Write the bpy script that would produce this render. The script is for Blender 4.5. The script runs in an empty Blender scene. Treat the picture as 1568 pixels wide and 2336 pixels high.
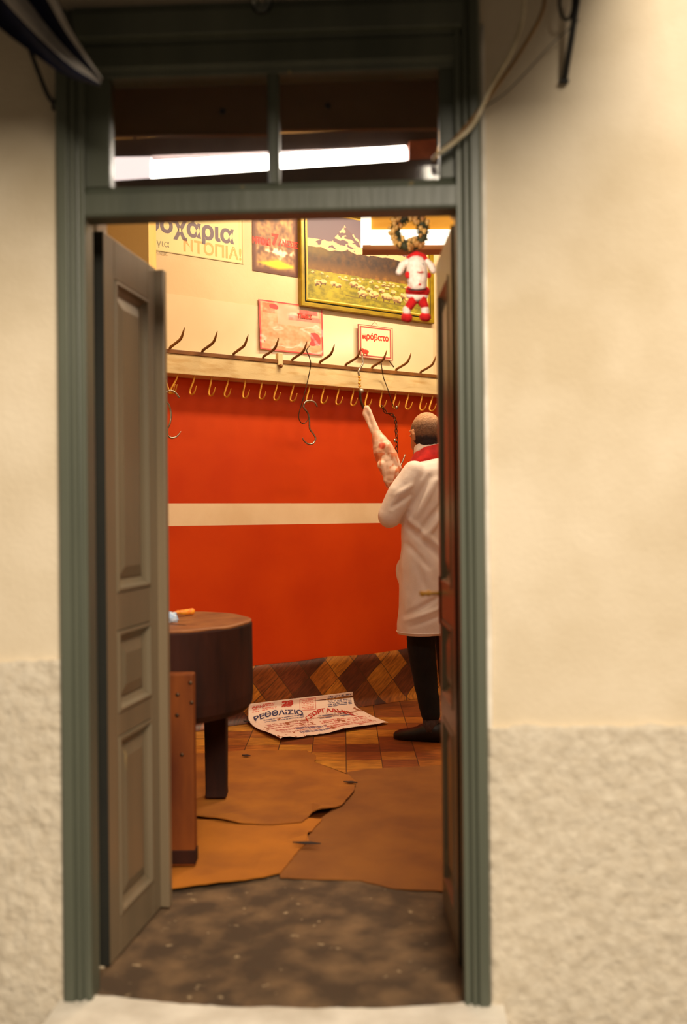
import bpy, bmesh, math, random
from mathutils import Vector, Matrix, noise
random.seed(7)
S = bpy.context.scene
COL = S.collection
V = Vector
def nz(x, y, z=0.0): return noise.noise(V((x, y, z)))
# ------------------------------------------------------------------ camera
F = 2300.0                      # focal length in pixels of the 1568 x 2336 frame
CX, CY = 784.0, 1168.0
YAW, PITCH, ROLL = math.radians(2.7), math.radians(0.3), 0.0107
CAM = V((0.0, -2.42, 1.16))
f0 = V((-math.sin(YAW), math.cos(YAW), 0))
r0 = V((math.cos(YAW), math.sin(YAW), 0))
fw = V((f0.x*math.cos(PITCH), f0.y*math.cos(PITCH), math.sin(PITCH)))
u0 = r0.cross(fw)
cr = r0*math.cos(ROLL) - u0*math.sin(ROLL)
cu = r0*math.sin(ROLL) + u0*math.cos(ROLL)
cd = bpy.data.cameras.new('camera'); cam = bpy.data.objects.new('camera', cd); COL.objects.link(cam)
M = Matrix((cr, cu, -fw)).transposed().to_4x4(); M.translation = CAM
cam.matrix_world = M
cd.sensor_fit = 'VERTICAL'; cd.sensor_height = 36; cd.lens = F/2336*36
cd.dof.use_dof = True; cd.dof.focus_distance = 5.6; cd.dof.aperture_fstop = 1.7
cd.clip_start = 0.05
S.camera = cam
# ------------------------------------------------------------------ world, lights, exposure
S.view_settings.view_transform = 'Standard'; S.view_settings.look = 'None'
S.view_settings.gamma = 1; S.view_settings.use_curve_mapping = False
S.view_settings.exposure = 0.0
w = bpy.data.worlds.new('night'); S.world = w; w.use_nodes = True
w.node_tree.nodes['Background'].inputs[0].default_value = (1.0, 0.82, 0.58, 1)
w.node_tree.nodes['Background'].inputs[1].default_value = 0.085
def area(name, loc, target, size, power, color, sy=None, spread=None):
    l = bpy.data.lights.new(name, 'AREA'); l.energy = power; l.color = color
    l.shape = 'RECTANGLE'; l.size = size; l.size_y = sy or size
    if spread: l.spread = spread
    o = bpy.data.objects.new(name, l); COL.objects.link(o)
    o.location = loc; o.rotation_euler = (V(target)-V(loc)).to_track_quat('-Z', 'Y').to_euler()
    return o
area('street_light', (1.3, -4.9, 4.2), (0.1, 0, 0.6), 2.2, 500, (1.0, 0.87, 0.69))
LIGHT_IN = (1.0, 0.79, 0.52)

# ------------------------------------------------------------------ pixel helpers
def ray(px, py): return (fw + cr*((px-CX)/F) - cu*((py-CY)/F))
def atZ(px, py, Z): return CAM + ray(px, py)*Z
def ony(px, py, y0=0.0):
    d = ray(px, py); return CAM + d*((y0-CAM.y)/d.y)
def onz(px, py, z0=0.0):
    d = ray(px, py); return CAM + d*((z0-CAM.z)/d.z)
PHI = math.radians(54.6)
wt = r0*math.sin(PHI) + f0*math.cos(PHI)        # along the back wall, to the right
wn = r0*math.cos(PHI) - f0*math.sin(PHI)        # out of the back wall, to the viewer
W0 = CAM + r0*((690-CX)/F*6.0) + f0*6.0; W0.z = 0
def wp(s, off, z): p = W0 + wt*s + wn*off; p.z = z; return p
def wsz(px, py, off=0.0):
    d = ray(px, py); o = W0 + wn*off
    k = (o-CAM).dot(wn)/d.dot(wn); p = CAM + d*k
    return (p-W0).dot(wt), p.z
def onw(px, py, off=0.0): return wp(*(lambda a: (a[0], off, a[1]))(wsz(px, py, off)))

lb = wp(.35, 1.0, 3.28)
lo_ = area('room_light_back', lb, lb-V((0,0,1))-wn*.5, 1.6, 55, LIGHT_IN, 0.15)
area('room_light_right', CAM+r0*1.95+f0*5.2+V((0,0,1.42)), CAM+r0*.0+f0*5.4+V((0,0,.6)), 1.0, 6, LIGHT_IN, .12)
area('room_fill_mid', CAM+r0*.35+f0*4.1+V((0,0,2.12)), CAM+r0*.4+f0*5.0+V((0,0,0)), 1.2, 15, LIGHT_IN, .15)  # added fill without a fixture, brightens coat, floor and block top
area('door_lamp_glow', CAM+r0*-.02+f0*3.15+V((0,0,.98)), CAM+r0*.1+f0*4.2+V((0,0,-.1)), 1.0, 6.5, (1.0, 0.84, 0.66), .08)
# ------------------------------------------------------------------ materials
def lin(c):
    return tuple(((x/255)/12.92 if x/255 <= .04045 else ((x/255+.055)/1.055)**2.4) for x in c)
def mat(name, c, c2=None, scale=8, rough=.6, bump=0.0, bscale=None, stretch=(1,1,1), metal=0.0, emis=None, estr=0, detail=6, lo=.35, hi=.65, chips=None, spec=.5):
    m = bpy.data.materials.new(name); m.use_nodes = True
    n = m.node_tree.nodes; L = m.node_tree.links; b = n['Principled BSDF']
    b.inputs['Roughness'].default_value = rough; b.inputs['Metallic'].default_value = metal
    b.inputs['Specular IOR Level'].default_value = spec
    c = lin(c); b.inputs['Base Color'].default_value = (*c, 1)
    tc = n.new('ShaderNodeTexCoord'); mp = n.new('ShaderNodeMapping'); mp.inputs['Scale'].default_value = stretch
    L.new(tc.outputs['Object'], mp.inputs['Vector'])
    src = None
    if c2:
        nt = n.new('ShaderNodeTexNoise'); nt.inputs['Scale'].default_value = scale; nt.inputs['Detail'].default_value = detail
        L.new(mp.outputs[0], nt.inputs['Vector'])
        r = n.new('ShaderNodeValToRGB'); r.color_ramp.elements[0].position = lo; r.color_ramp.elements[1].position = hi
        r.color_ramp.elements[0].color = (*c, 1); r.color_ramp.elements[1].color = (*lin(c2), 1)
        L.new(nt.outputs['Fac'], r.inputs[0]); src = r.outputs[0]
        if chips:
            n2 = n.new('ShaderNodeTexNoise'); n2.inputs['Scale'].default_value = chips[1]; n2.inputs['Detail'].default_value = 8
            m2 = n.new('ShaderNodeMapping'); m2.inputs['Scale'].default_value = chips[3]
            L.new(tc.outputs['Object'], m2.inputs['Vector']); L.new(m2.outputs[0], n2.inputs['Vector'])
            r2 = n.new('ShaderNodeValToRGB'); r2.color_ramp.elements[0].position = chips[2]; r2.color_ramp.elements[1].position = chips[2]+.03
            L.new(n2.outputs['Fac'], r2.inputs[0])
            mx = n.new('ShaderNodeMixRGB'); mx.inputs[2].default_value = (*lin(chips[0]), 1)
            L.new(r2.outputs[0], mx.inputs[0]); L.new(src, mx.inputs[1]); src = mx.outputs[0]
        L.new(src, b.inputs['Base Color'])
    if bump:
        nb = n.new('ShaderNodeTexNoise'); nb.inputs['Scale'].default_value = bscale or scale*3; nb.inputs['Detail'].default_value = 5
        L.new(mp.outputs[0], nb.inputs['Vector'])
        bp = n.new('ShaderNodeBump'); bp.inputs['Strength'].default_value = 1; bp.inputs['Distance'].default_value = bump
        L.new(nb.outputs['Fac'], bp.inputs['Height']); L.new(bp.outputs[0], b.inputs['Normal'])
    if emis:
        b.inputs['Emission Color'].default_value = (*lin(emis), 1); b.inputs['Emission Strength'].default_value = estr
    return m
def vmat(name, rough=.6, bump=0, bscale=40, coat=0):
    m = bpy.data.materials.new(name); m.use_nodes = True
    n = m.node_tree.nodes; L = m.node_tree.links; b = n['Principled BSDF']
    a = n.new('ShaderNodeAttribute'); a.attribute_name = 'Col'
    L.new(a.outputs['Color'], b.inputs['Base Color']); b.inputs['Roughness'].default_value = rough
    b.inputs['Coat Weight'].default_value = coat; b.inputs['Coat Roughness'].default_value = .12
    if bump:
        tc = n.new('ShaderNodeTexCoord'); nb = n.new('ShaderNodeTexNoise'); nb.inputs['Scale'].default_value = bscale
        L.new(tc.outputs['Object'], nb.inputs['Vector'])
        bp = n.new('ShaderNodeBump'); bp.inputs['Distance'].default_value = bump
        L.new(nb.outputs['Fac'], bp.inputs['Height']); L.new(bp.outputs[0], b.inputs['Normal']); L.new(bp.outputs[0], b.inputs['Coat Normal'])
    return m
def tilemat(name, cols, ax, ay, org, size, rot=0.0, grout=(70,45,20), rough=.5):
    """square tiles; ax, ay world axes; each tile a shade of its own with streaks"""
    m = bpy.data.materials.new(name); m.use_nodes = True
    n = m.node_tree.nodes; L = m.node_tree.links; b = n['Principled BSDF']; b.inputs['Roughness'].default_value = rough
    geo = n.new('ShaderNodeNewGeometry')
    def dot(v):
        d = n.new('ShaderNodeVectorMath'); d.operation = 'DOT_PRODUCT'; d.inputs[1].default_value = v
        L.new(sub.outputs[0], d.inputs[0]); return d.outputs['Value']
    sub = n.new('ShaderNodeVectorMath'); sub.operation = 'SUBTRACT'; sub.inputs[1].default_value = org
    L.new(geo.outputs['Position'], sub.inputs[0])
    c, s = math.cos(rot), math.sin(rot)
    vx = (V(ax)*c + V(ay)*s)/size; vy = (V(ay)*c - V(ax)*s)/size
    cb = n.new('ShaderNodeCombineXYZ'); L.new(dot(vx), cb.inputs[0]); L.new(dot(vy), cb.inputs[1])
    fl = n.new('ShaderNodeVectorMath'); fl.operation = 'FLOOR'; L.new(cb.outputs[0], fl.inputs[0])
    wn_ = n.new('ShaderNodeTexWhiteNoise'); wn_.noise_dimensions = '3D'; L.new(fl.outputs[0], wn_.inputs['Vector'])
    r = n.new('ShaderNodeValToRGB'); r.color_ramp.interpolation = 'CONSTANT'
    el = r.color_ramp.elements
    while len(el) < len(cols): el.new(.5)
    for i, k in enumerate(cols): el[i].position = i/len(cols); el[i].color = (*lin(k), 1)
    L.new(wn_.outputs['Value'], r.inputs[0])
    mp = n.new('ShaderNodeMapping'); mp.inputs['Scale'].default_value = (2.0, 14, 1); L.new(cb.outputs[0], mp.inputs['Vector'])
    nt = n.new('ShaderNodeTexNoise'); nt.inputs['Scale'].default_value = 1.0; nt.inputs['Detail'].default_value = 6; L.new(mp.outputs[0], nt.inputs['Vector'])
    r2 = n.new('ShaderNodeValToRGB'); r2.color_ramp.elements[0].color = (.45,.42,.4,1); r2.color_ramp.elements[1].color = (1.25,1.25,1.2,1)
    r2.color_ramp.elements[0].position = .3; r2.color_ramp.elements[1].position = .7
    L.new(nt.outputs['Fac'], r2.inputs[0])
    mx = n.new('ShaderNodeMixRGB'); mx.blend_type = 'MULTIPLY'; mx.inputs[0].default_value = 1
    L.new(r.outputs[0], mx.inputs[1]); L.new(r2.outputs[0], mx.inputs[2])
    # grout from the distance to the tile edge
    fr = n.new('ShaderNodeVectorMath'); fr.operation = 'FRACTION'; L.new(cb.outputs[0], fr.inputs[0])
    s2 = n.new('ShaderNodeVectorMath'); s2.operation = 'SUBTRACT'; s2.inputs[1].default_value = (.5,.5,0); L.new(fr.outputs[0], s2.inputs[0])
    ab = n.new('ShaderNodeVectorMath'); ab.operation = 'ABSOLUTE'; L.new(s2.outputs[0], ab.inputs[0])
    sp = n.new('ShaderNodeSeparateXYZ'); L.new(ab.outputs[0], sp.inputs[0])
    mm = n.new('ShaderNodeMath'); mm.operation = 'MAXIMUM'; L.new(sp.outputs[0], mm.inputs[0]); L.new(sp.outputs[1], mm.inputs[1])
    gt = n.new('ShaderNodeMath'); gt.operation = 'GREATER_THAN'; gt.inputs[1].default_value = .487; L.new(mm.outputs[0], gt.inputs[0])
    m3 = n.new('ShaderNodeMixRGB'); m3.inputs[2].default_value = (*lin(grout), 1)
    L.new(gt.outputs[0], m3.inputs[0]); L.new(mx.outputs[0], m3.inputs[1])
    # dirt
    n4 = n.new('ShaderNodeTexNoise'); n4.inputs['Scale'].default_value = 2.2; n4.inputs['Detail'].default_value = 8; L.new(geo.outputs['Position'], n4.inputs['Vector'])
    r4 = n.new('ShaderNodeValToRGB'); r4.color_ramp.elements[0].color = (.55,.45,.4,1); r4.color_ramp.elements[0].position = .38; r4.color_ramp.elements[1].position = .56
    L.new(n4.outputs['Fac'], r4.inputs[0])
    m5 = n.new('ShaderNodeMixRGB'); m5.blend_type = 'MULTIPLY'; m5.inputs[0].default_value = 1
    L.new(m3.outputs[0], m5.inputs[1]); L.new(r4.outputs[0], m5.inputs[2])
    L.new(m5.outputs[0], b.inputs['Base Color'])
    return m
STUCCO = mat('stucco', (226,210,184), (206,188,158), 3.0, .92, .0016, 90)
ROUGHC = mat('rough_stucco', (216,204,184), (196,182,160), 34, .95, .006, 60, lo=.3, hi=.7)
GREEN = mat('green_paint', (93,96,81), (77,81,69), 6, .42, .0008, 60, (1,1,.12), chips=((176,146,88), 3.0, .70, (9,9,.8)))
DGREEN = mat('dark_green_paint', (40,42,31), (32,33,25), 6, .5)
LEAFP = mat('door_paint', (128,110,86), (108,96,76), 5, .33, .0006, 50, (1,1,.1), chips=((170,145,95), 4.0, .73, (8,8,1.0)))
CREAM = mat('cream_paint', (214,190,152), (206,180,140), 3, .7, .0008, 40)
YELLOW = mat('ochre_paint', (232,196,120), (224,186,108), 3, .7, .0008, 40)
RED = mat('red_wall_paint', (210,68,2), (198,58,1), 2.5, .55, .0006, 30, spec=.25)
STRIPE = mat('stripe_paint', (244,220,184), (232,204,164), 4, .6)
GLOSSC = mat('gloss_cream', (224,202,168), (216,194,158), 3, .18, .0004, 12)
BOARD = mat('painted_board', (216,192,142), (190,150,88), 7, .55, .0006, 60, (1,1,5), lo=.5, hi=.8)
BROWN = mat('brown_bar', (134,82,22), (108,62,14), 10, .5)
BRASS = mat('yellowed_metal', (224,164,56), (190,126,34), 30, .4, metal=.15)
STEEL = mat('steel', (190,180,165), (120,100,80), 30, .25, metal=.9)
DSTEEL = mat('dark_steel', (96,74,54), (60,40,26), 30, .35, metal=.8)
IRON = mat('black_iron', (34,32,30), (22,20,20), 20, .6)
CARD = mat('cardboard', (164,98,16), (138,78,12), 5, .85, .0006, 30)
CARD2 = mat('cardboard_dark', (142,86,24), (120,68,18), 4, .85, .0006, 30)
CARD3 = mat('cardboard_orange', (182,108,14), (156,90,12), 4, .85, .0006, 30)
CONC = mat('worn_concrete', (74,56,38), (124,96,66), 9, .85, .003, 25, detail=10, lo=.42, hi=.72, chips=((170,146,112), 26.0, .68, (1,1.4,1)))
WHITEC = mat('white_painted_step', (240,232,218), (214,204,188), 9, .85, .003, 30)
STREET = mat('street', (120,110,98), (98,90,80), 5, .9, .003, 30)
WOODD = mat('dark_block_wood', (56,24,12), (28,11,6), 9, .7, .0008, 50, (1,1,.25), spec=.2)
WOODTOP = mat('block_top_wood', (150,92,44), (122,68,30), 12, .55, .0006, 50)
WOODP = mat('post_wood', (128,66,22), (84,36,12), 10, .7, .0008, 40, (1,1,.2), spec=.2)
PLY = mat('brown_board', (108,78,50), (84,58,36), 5, .7, .0005, 30, (.3,1,1))
HOUS = mat('lamp_housing', (60,48,44), (46,36,34), 10, .5)
REFL = mat('reflector', (250,238,240), None, rough=.4, emis=(255,236,238), estr=1.1)  # emission stands for tube light falling on reflector and end cover
TUBE = mat('tube', (255,255,255), None, emis=(255,240,228), estr=14)
COPPER = mat('lamp_end', (150,84,56), (120,60,40), 20, .5)
WOOL = mat('white_cloth', (246,232,226), (238,222,214), 14, .9, .0006, 120)
TROUS = mat('black_trousers', (20,18,20), (12,11,13), 20, .95)
SHOE = mat('shoe', (24,18,18), (14,10,10), 20, .45)
SOCK = mat('sock', (92,74,70), (70,56,54), 60, .95)
SKIN = mat('skin', (205,140,96), (188,120,80), 14, .55)
REDC = mat('red_cloth', (226,36,28), (180,22,22), 20, .8)
WHITEF = mat('white_fur', (246,236,226), (226,206,190), 40, 1.0, .003, 110)
REDF = mat('red_fur', (214,28,26), (180,16,20), 40, 1.0, .003, 110)
BLACKP = mat('black_dot', (20,14,14))
WREATH = mat('wreath_green', (60,62,28), (36,40,20), 30, .7)
NUT = mat('wreath_gold', (214,176,100), (150,96,40), 20, .5)
LBFR = mat('lightbox_frame', (255,250,235), None, emis=(255,246,222), estr=1.8)
LBPAN = mat('lightbox_panel', (200,140,40), (220,170,70), 3, .5, stretch=(1,1,6), emis=(230,150,46), estr=.35)
LBWOOD = mat('lightbox_wood', (170,104,36), (150,88,28), 6, .5)
NAVY = mat('navy_cloth', (24,28,60), (18,20,44), 30, .9)
WSTR = mat('white_stripe_cloth', (232,222,210), (214,204,190), 30, .9)
CWHITE = mat('white_cable', (226,212,182), (200,184,150), 30, .5)
CBROWN = mat('brown_cable', (150,110,56), (120,84,40), 30, .5)
INKB = mat('ink_blue', (52,50,92)); INKO = mat('ink_orange', (240,160,92)); INKR = mat('ink_red', (200,52,36)); INKP = mat('ink_dark', (108,92,104)); INKG = mat('ink_grey', (140,130,104))
BLUEP = mat('blue_bag', (90,140,200), (216,232,246), 22, .3, .002, 40)
ORANP = mat('orange_wrap', (240,110,20), (246,180,50), 26, .4, .001, 60)
PAINT = vmat('poster_print', .55); LAMIN = vmat('laminated_print', .4, .004, 9, .8); PAPER = vmat('newsprint', .85)
CANV = vmat('painted_canvas', .5)
MEAT = vmat('meat', .38, .0008, 80); HAIR = vmat('hair', .75, .003, 160)
m = bpy.data.materials.new('glass'); m.use_nodes = True
n_ = m.node_tree.nodes; n_.clear()
o_ = n_.new('ShaderNodeOutputMaterial'); mx_ = n_.new('ShaderNodeMixShader'); t_ = n_.new('ShaderNodeBsdfTransparent'); g_ = n_.new('ShaderNodeBsdfGlossy')
g_.inputs['Roughness'].default_value = .05; g_.inputs['Color'].default_value = (1,1,1,1); t_.inputs['Color'].default_value = (.93,.94,.92,1)
fr_ = n_.new('ShaderNodeFresnel'); fr_.inputs['IOR'].default_value = 1.35
l_ = m.node_tree.links; l_.new(fr_.outputs[0], mx_.inputs[0]); l_.new(t_.outputs[0], mx_.inputs[1]); l_.new(g_.outputs[0], mx_.inputs[2]); l_.new(mx_.outputs[0], o_.inputs[0])
GLASS = m

# ------------------------------------------------------------------ mesh helpers
class MB:
    def __init__(s): s.v = []; s.f = []; s.m = []
    def add(s, vs, fs, k=0):
        b = len(s.v); s.v += [V(p) for p in vs]; s.f += [tuple(b+i for i in f) for f in fs]; s.m += [k]*len(fs); return s
    def box(s, p0, p1, k=0, ax=None):
        """corner to corner; ax=(o,x,y,z) optional frame"""
        xs = (p0[0], p1[0]); ys = (p0[1], p1[1]); zs = (p0[2], p1[2])
        vs = [V((x, y, z)) for x in xs for y in ys for z in zs]
        if ax: vs = [ax[0]+ax[1]*p.x+ax[2]*p.y+ax[3]*p.z for p in vs]
        return s.add(vs, [(0,1,3,2),(4,6,7,5),(0,4,5,1),(2,3,7,6),(0,2,6,4),(1,5,7,3)], k)
    def tube(s, pts, rad, seg=10, k=0, cap=True):
        pts = [V(p) for p in pts]; n = len(pts)
        if not isinstance(rad, (list, tuple)): rad = [rad]*n
        vs = []; prev = None
        for i, p in enumerate(pts):
            t = (pts[min(i+1, n-1)] - pts[max(i-1, 0)]).normalized()
            if prev is None:
                a = V((0,0,1)) if abs(t.z) < .9 else V((1,0,0)); u = t.cross(a).normalized()
            else: u = (prev - t*prev.dot(t)).normalized()
            prev = u; v = t.cross(u)
            for j in range(seg):
                a = 2*math.pi*j/seg; vs.append(p + (u*math.cos(a)+v*math.sin(a))*rad[i])
        fs = [(i*seg+j, i*seg+(j+1)%seg, (i+1)*seg+(j+1)%seg, (i+1)*seg+j) for i in range(n-1) for j in range(seg)]
        if cap: fs += [tuple(range(seg))[::-1], tuple((n-1)*seg+j for j in range(seg))]
        return s.add(vs, fs, k)
    def ell(s, c, rx, ry=None, rz=None, seg=16, ring=10, k=0, ax=None, fn=None):
        ry = ry or rx; rz = rz or rx; ax = ax or (V((1,0,0)), V((0,1,0)), V((0,0,1))); vs = []
        for i in range(ring+1):
            th = math.pi*i/ring
            for j in range(seg):
                a = 2*math.pi*j/seg
                d = V((math.sin(th)*math.cos(a), math.sin(th)*math.sin(a), math.cos(th)))
                q = 1 if not fn else fn(d)
                vs.append(V(c)+(ax[0]*d.x*rx+ax[1]*d.y*ry+ax[2]*d.z*rz)*q)
        fs = [(i*seg+j, (i+1)*seg+j, (i+1)*seg+(j+1)%seg, i*seg+(j+1)%seg) for i in range(ring) for j in range(seg)]
        return s.add(vs, fs, k)
    def prism(s, poly, up, k=0):
        """poly: world points; up: extrusion vector"""
        n = len(poly); up = V(up); vs = [V(p) for p in poly]+[V(p)+up for p in poly]
        fs = [tuple(range(n))[::-1], tuple(range(n, 2*n))]+[(i, (i+1)%n, n+(i+1)%n, n+i) for i in range(n)]
        return s.add(vs, fs, k)
    def loft(s, rings, k=0):
        n = len(rings[0]); vs = [p for r in rings for p in r]
        fs = [(i*n+j, i*n+(j+1)%n, (i+1)*n+(j+1)%n, (i+1)*n+j) for i in range(len(rings)-1) for j in range(n)]
        fs += [tuple(range(n))[::-1], tuple((len(rings)-1)*n+j for j in range(n))]
        return s.add(vs, fs, k)
def finish(o, parent, loc):
    COL.objects.link(o)
    if parent: o.parent = parent; o.location = (0,0,0)
    else: o.location = loc
def build(name, mb, mats, parent=None, smooth=False, cols=None, bevel=0):
    if not isinstance(mats, (list, tuple)): mats = [mats]
    if parent: loc = wloc(parent)
    else:
        xs = [p.x for p in mb.v]; ys = [p.y for p in mb.v]; zs = [p.z for p in mb.v]
        loc = V(((min(xs)+max(xs))/2, (min(ys)+max(ys))/2, min(zs)))
    me = bpy.data.meshes.new(name); me.from_pydata([tuple(p-loc) for p in mb.v], [], mb.f)
    for x in mats: me.materials.append(x)
    for p, k in zip(me.polygons, mb.m): p.material_index = k; p.use_smooth = smooth
    bm = bmesh.new(); bm.from_mesh(me)
    if cols is None: bmesh.ops.remove_doubles(bm, verts=bm.verts, dist=1e-6); bmesh.ops.recalc_face_normals(bm, faces=bm.faces)
    bm.to_mesh(me); bm.free()
    if cols is not None:
        a = me.color_attributes.new('Col', 'FLOAT_COLOR', 'POINT')
        for i, c in enumerate(cols): a.data[i].color = (*c, 1)
    o = bpy.data.objects.new(name, me)
    if bevel:
        b = o.modifiers.new('bevel', 'BEVEL'); b.width = bevel; b.segments = 2; b.limit_method = 'ANGLE'
    finish(o, parent, loc); return o
def wloc(o):
    p = V(o.location)
    while o.parent: o = o.parent; p += o.location
    return p
def remesh(name, mb, mats, parent, voxel, smooth=4, disp=None, colf=None):
    """one continuous surface out of overlapping volumes"""
    me = bpy.data.meshes.new('tmp'); me.from_pydata([tuple(p) for p in mb.v], [], mb.f)
    bm = bmesh.new(); bm.from_mesh(me); bmesh.ops.remove_doubles(bm, verts=bm.verts, dist=1e-6); bmesh.ops.recalc_face_normals(bm, faces=bm.faces); bm.to_mesh(me); bm.free()
    o = bpy.data.objects.new('tmp', me); COL.objects.link(o)
    r = o.modifiers.new('r', 'REMESH'); r.mode = 'VOXEL'; r.voxel_size = voxel
    s = o.modifiers.new('s', 'SMOOTH'); s.iterations = smooth; s.factor = .5
    dg = bpy.context.evaluated_depsgraph_get(); ev = o.evaluated_get(dg)
    m2 = bpy.data.meshes.new_from_object(ev)
    bpy.data.objects.remove(o)
    vs = [V(v.co) for v in m2.vertices]; ns = [V(v.normal) for v in m2.vertices]
    if disp: vs = [p + nn*disp(p) for p, nn in zip(vs, ns)]
    q = MB(); q.add(vs, [tuple(p.vertices) for p in m2.polygons])
    return build(name, q, mats, parent, True, cols=[colf(p) for p in vs] if colf else None)
def tag(o, label=None, cat=None, group=None, kind=None):
    if label: o['label'] = label
    if cat: o['category'] = cat
    if group: o['group'] = group
    if kind: o['kind'] = kind
    return o
def thing(name, loc, label, cat, group=None, kind=None):
    o = bpy.data.objects.new(name, None); o.empty_display_size = .05; COL.objects.link(o); o.location = loc
    return tag(o, label, cat, group, kind)
def struct(o): o['kind'] = 'structure'; return o
def smoothpath(pts, n=8):
    """Catmull-Rom through the points"""
    P = [V(p) for p in pts]; P = [P[0]*2-P[1]]+P+[P[-1]*2-P[-2]]; out = []
    for i in range(1, len(P)-2):
        for k in range(n):
            t = k/n; a, b, c, d = P[i-1:i+3]
            out.append(.5*((2*b)+(c-a)*t+(2*a-5*b+4*c-d)*t*t+(3*b-a-3*c+d)*t**3))
    return out+[P[-2]]
def text(name, body, size, mp, mt, parent, depth=.0008, cols=None, bold=0.0, align='CENTER', sx=1.0):
    """mp(x, y) turns a flat text point into a world point; returns a thin printed mesh"""
    c = bpy.data.curves.new('t', 'FONT'); c.body = body; c.size = size; c.align_x = align; c.align_y = 'CENTER'; c.offset = bold; c.resolution_u = 3
    o = bpy.data.objects.new('t', c); COL.objects.link(o)
    dg = bpy.context.evaluated_depsgraph_get(); me = bpy.data.meshes.new_from_object(o.evaluated_get(dg)); bpy.data.objects.remove(o)
    mb = MB(); mb.add([mp(v.co.x*sx, v.co.y) for v in me.vertices], [tuple(p.vertices) for p in me.polygons])
    if not mb.v: print('TEXT EMPTY', body.encode()); return None
    return build(name, mb, mt, parent)

# ================================================================== SETTING, OUTSIDE
def gx(px, py=1180, y=0.0): return ony(px, py, y).x
def gz(px, py, y=0.0): return ony(px, py, y).z
XL, XR = gx(206), gx(1047)                 # opening in the frame
OXL, OXR = gx(141), gx(1106)               # outer edges of the casing
ZTOP = gz(620, 18)                         # top of the frame
print('opening', XL, XR, 'outer', OXL, OXR, 'top', ZTOP)
mb = MB()
mb.box((-2.6, 0, -.3), (OXL+.02, .24, 3.6)); mb.box((OXR-.02, 0, -.3), (2.6, .24, 3.6)); mb.box((OXL+.02, 0, ZTOP-.03), (OXR-.02, .24, 3.6))
struct(build('wall_front', mb, STUCCO))
mb = MB(); mb.box((-2.6, .02, -.3), (OXL-.001, .0, -.29))
def rough_dado(name, x0, x1, ztop, seed):
    nx, nz_ = int((x1-x0)/.008), int((ztop+.2)/.008); vs = []
    for j in range(nz_+1):
        for i in range(nx+1):
            x = x0+(x1-x0)*i/nx; z = -.2+(ztop+.2)*j/nz_
            if j == nz_: z += nz(x*14, seed)*.008+nz(x*50, seed)*.004
            d = .014+.0045*nz(x*30, z*30, seed)+.003*nz(x*75, z*75, seed+3)+.004*nz(x*9, z*9, seed)
            vs.append((x, -d, z))
    n = len(vs)
    fs = [(j*(nx+1)+i, j*(nx+1)+i+1, (j+1)*(nx+1)+i+1, (j+1)*(nx+1)+i) for j in range(nz_) for i in range(nx)]
    vs2 = [(vs[nz_*(nx+1)+i][0], .002, vs[nz_*(nx+1)+i][2]) for i in range(nx+1)]
    fs += [(nz_*(nx+1)+i, nz_*(nx+1)+i+1, n+i+1, n+i) for i in range(nx)]
    vs3 = [(vs[j*(nx+1)][0], .002, vs[j*(nx+1)][2]) for j in range(nz_+1)]; m_ = n+len(vs2)
    fs += [(j*(nx+1), (j+1)*(nx+1), m_+j+1, m_+j) for j in range(nz_)]
    q = MB(); q.add(vs+vs2+vs3, fs); struct(build(name, q, ROUGHC, smooth=True))
rough_dado('baseboard_left', -2.1, OXL-.002, gz(60, 1508), 1.3)
rough_dado('baseboard_right', OXR+.002, 1.9, gz(1350, 1655), 8.1)
# plaster bead between casing and wall on the right, with a fine crack
mb = MB()
pts = [V((OXR+.006+.002*nz(z*5, 2), -.004, z)) for z in [gz(1115, y) for y in range(60, 2300, 60)]]
mb.tube(pts, [.007+.0025*nz(p.z*12, 5) for p in pts], 8)
tag(struct(build('trim_1', mb, WHITEC, smooth=True)), 'plaster bead')
# casing profiles (distance in from the outer edge, y)
W1 = XL-OXL; W2 = OXR-XR
def casing(xo, sgn, wd):
    pr = [(0, .05), (0, -.022), (.10, -.030), (.42, -.030), (.46, -.020), (.50, -.020), (.54, -.027), (.66, -.027), (.70, -.016), (.78, -.014), (.80, -.022), (.97, -.022), (1.0, -.014), (1.0, .045), (.6, .045), (.6, .05)]
    return [(xo+sgn*a*wd, b) for a, b in pr]
def vertical(name, prof, z0, z1):
    mb = MB(); mb.prism([(x, y, z0) for x, y in prof], (0, 0, z1-z0)); return struct(build(name, mb, GREEN, bevel=.002))
ZRAIL1, ZRAIL0 = gz(620, 417), gz(620, 490)
vertical('trim_2', casing(OXL, 1, W1), 0.0, ZTOP)
vertical('trim_3', casing(OXR, -1, W2), -.01, ZTOP)
# head of the frame: stepped horizontal mouldings
zs = [ZTOP, gz(620, 85), gz(620, 100), gz(620, 150), gz(620, 168)]
pr = [(.05, zs[0]), (-.034, zs[0]), (-.040, zs[0]-.02), (-.032, zs[1]), (-.012, zs[1]-.004), (-.010, zs[2]), (-.020, zs[2]-.003), (-.018, zs[3]), (-.006, zs[3]-.003), (-.002, zs[4]), (.06, zs[4]), (.06, ZTOP-.05), (.05, ZTOP-.05)]
mb = MB(); mb.prism([(XL-.02, y, z) for y, z in pr], (XR-XL+.04, 0, 0)); struct(build('trim_4', mb, GREEN, bevel=.002))
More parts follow.
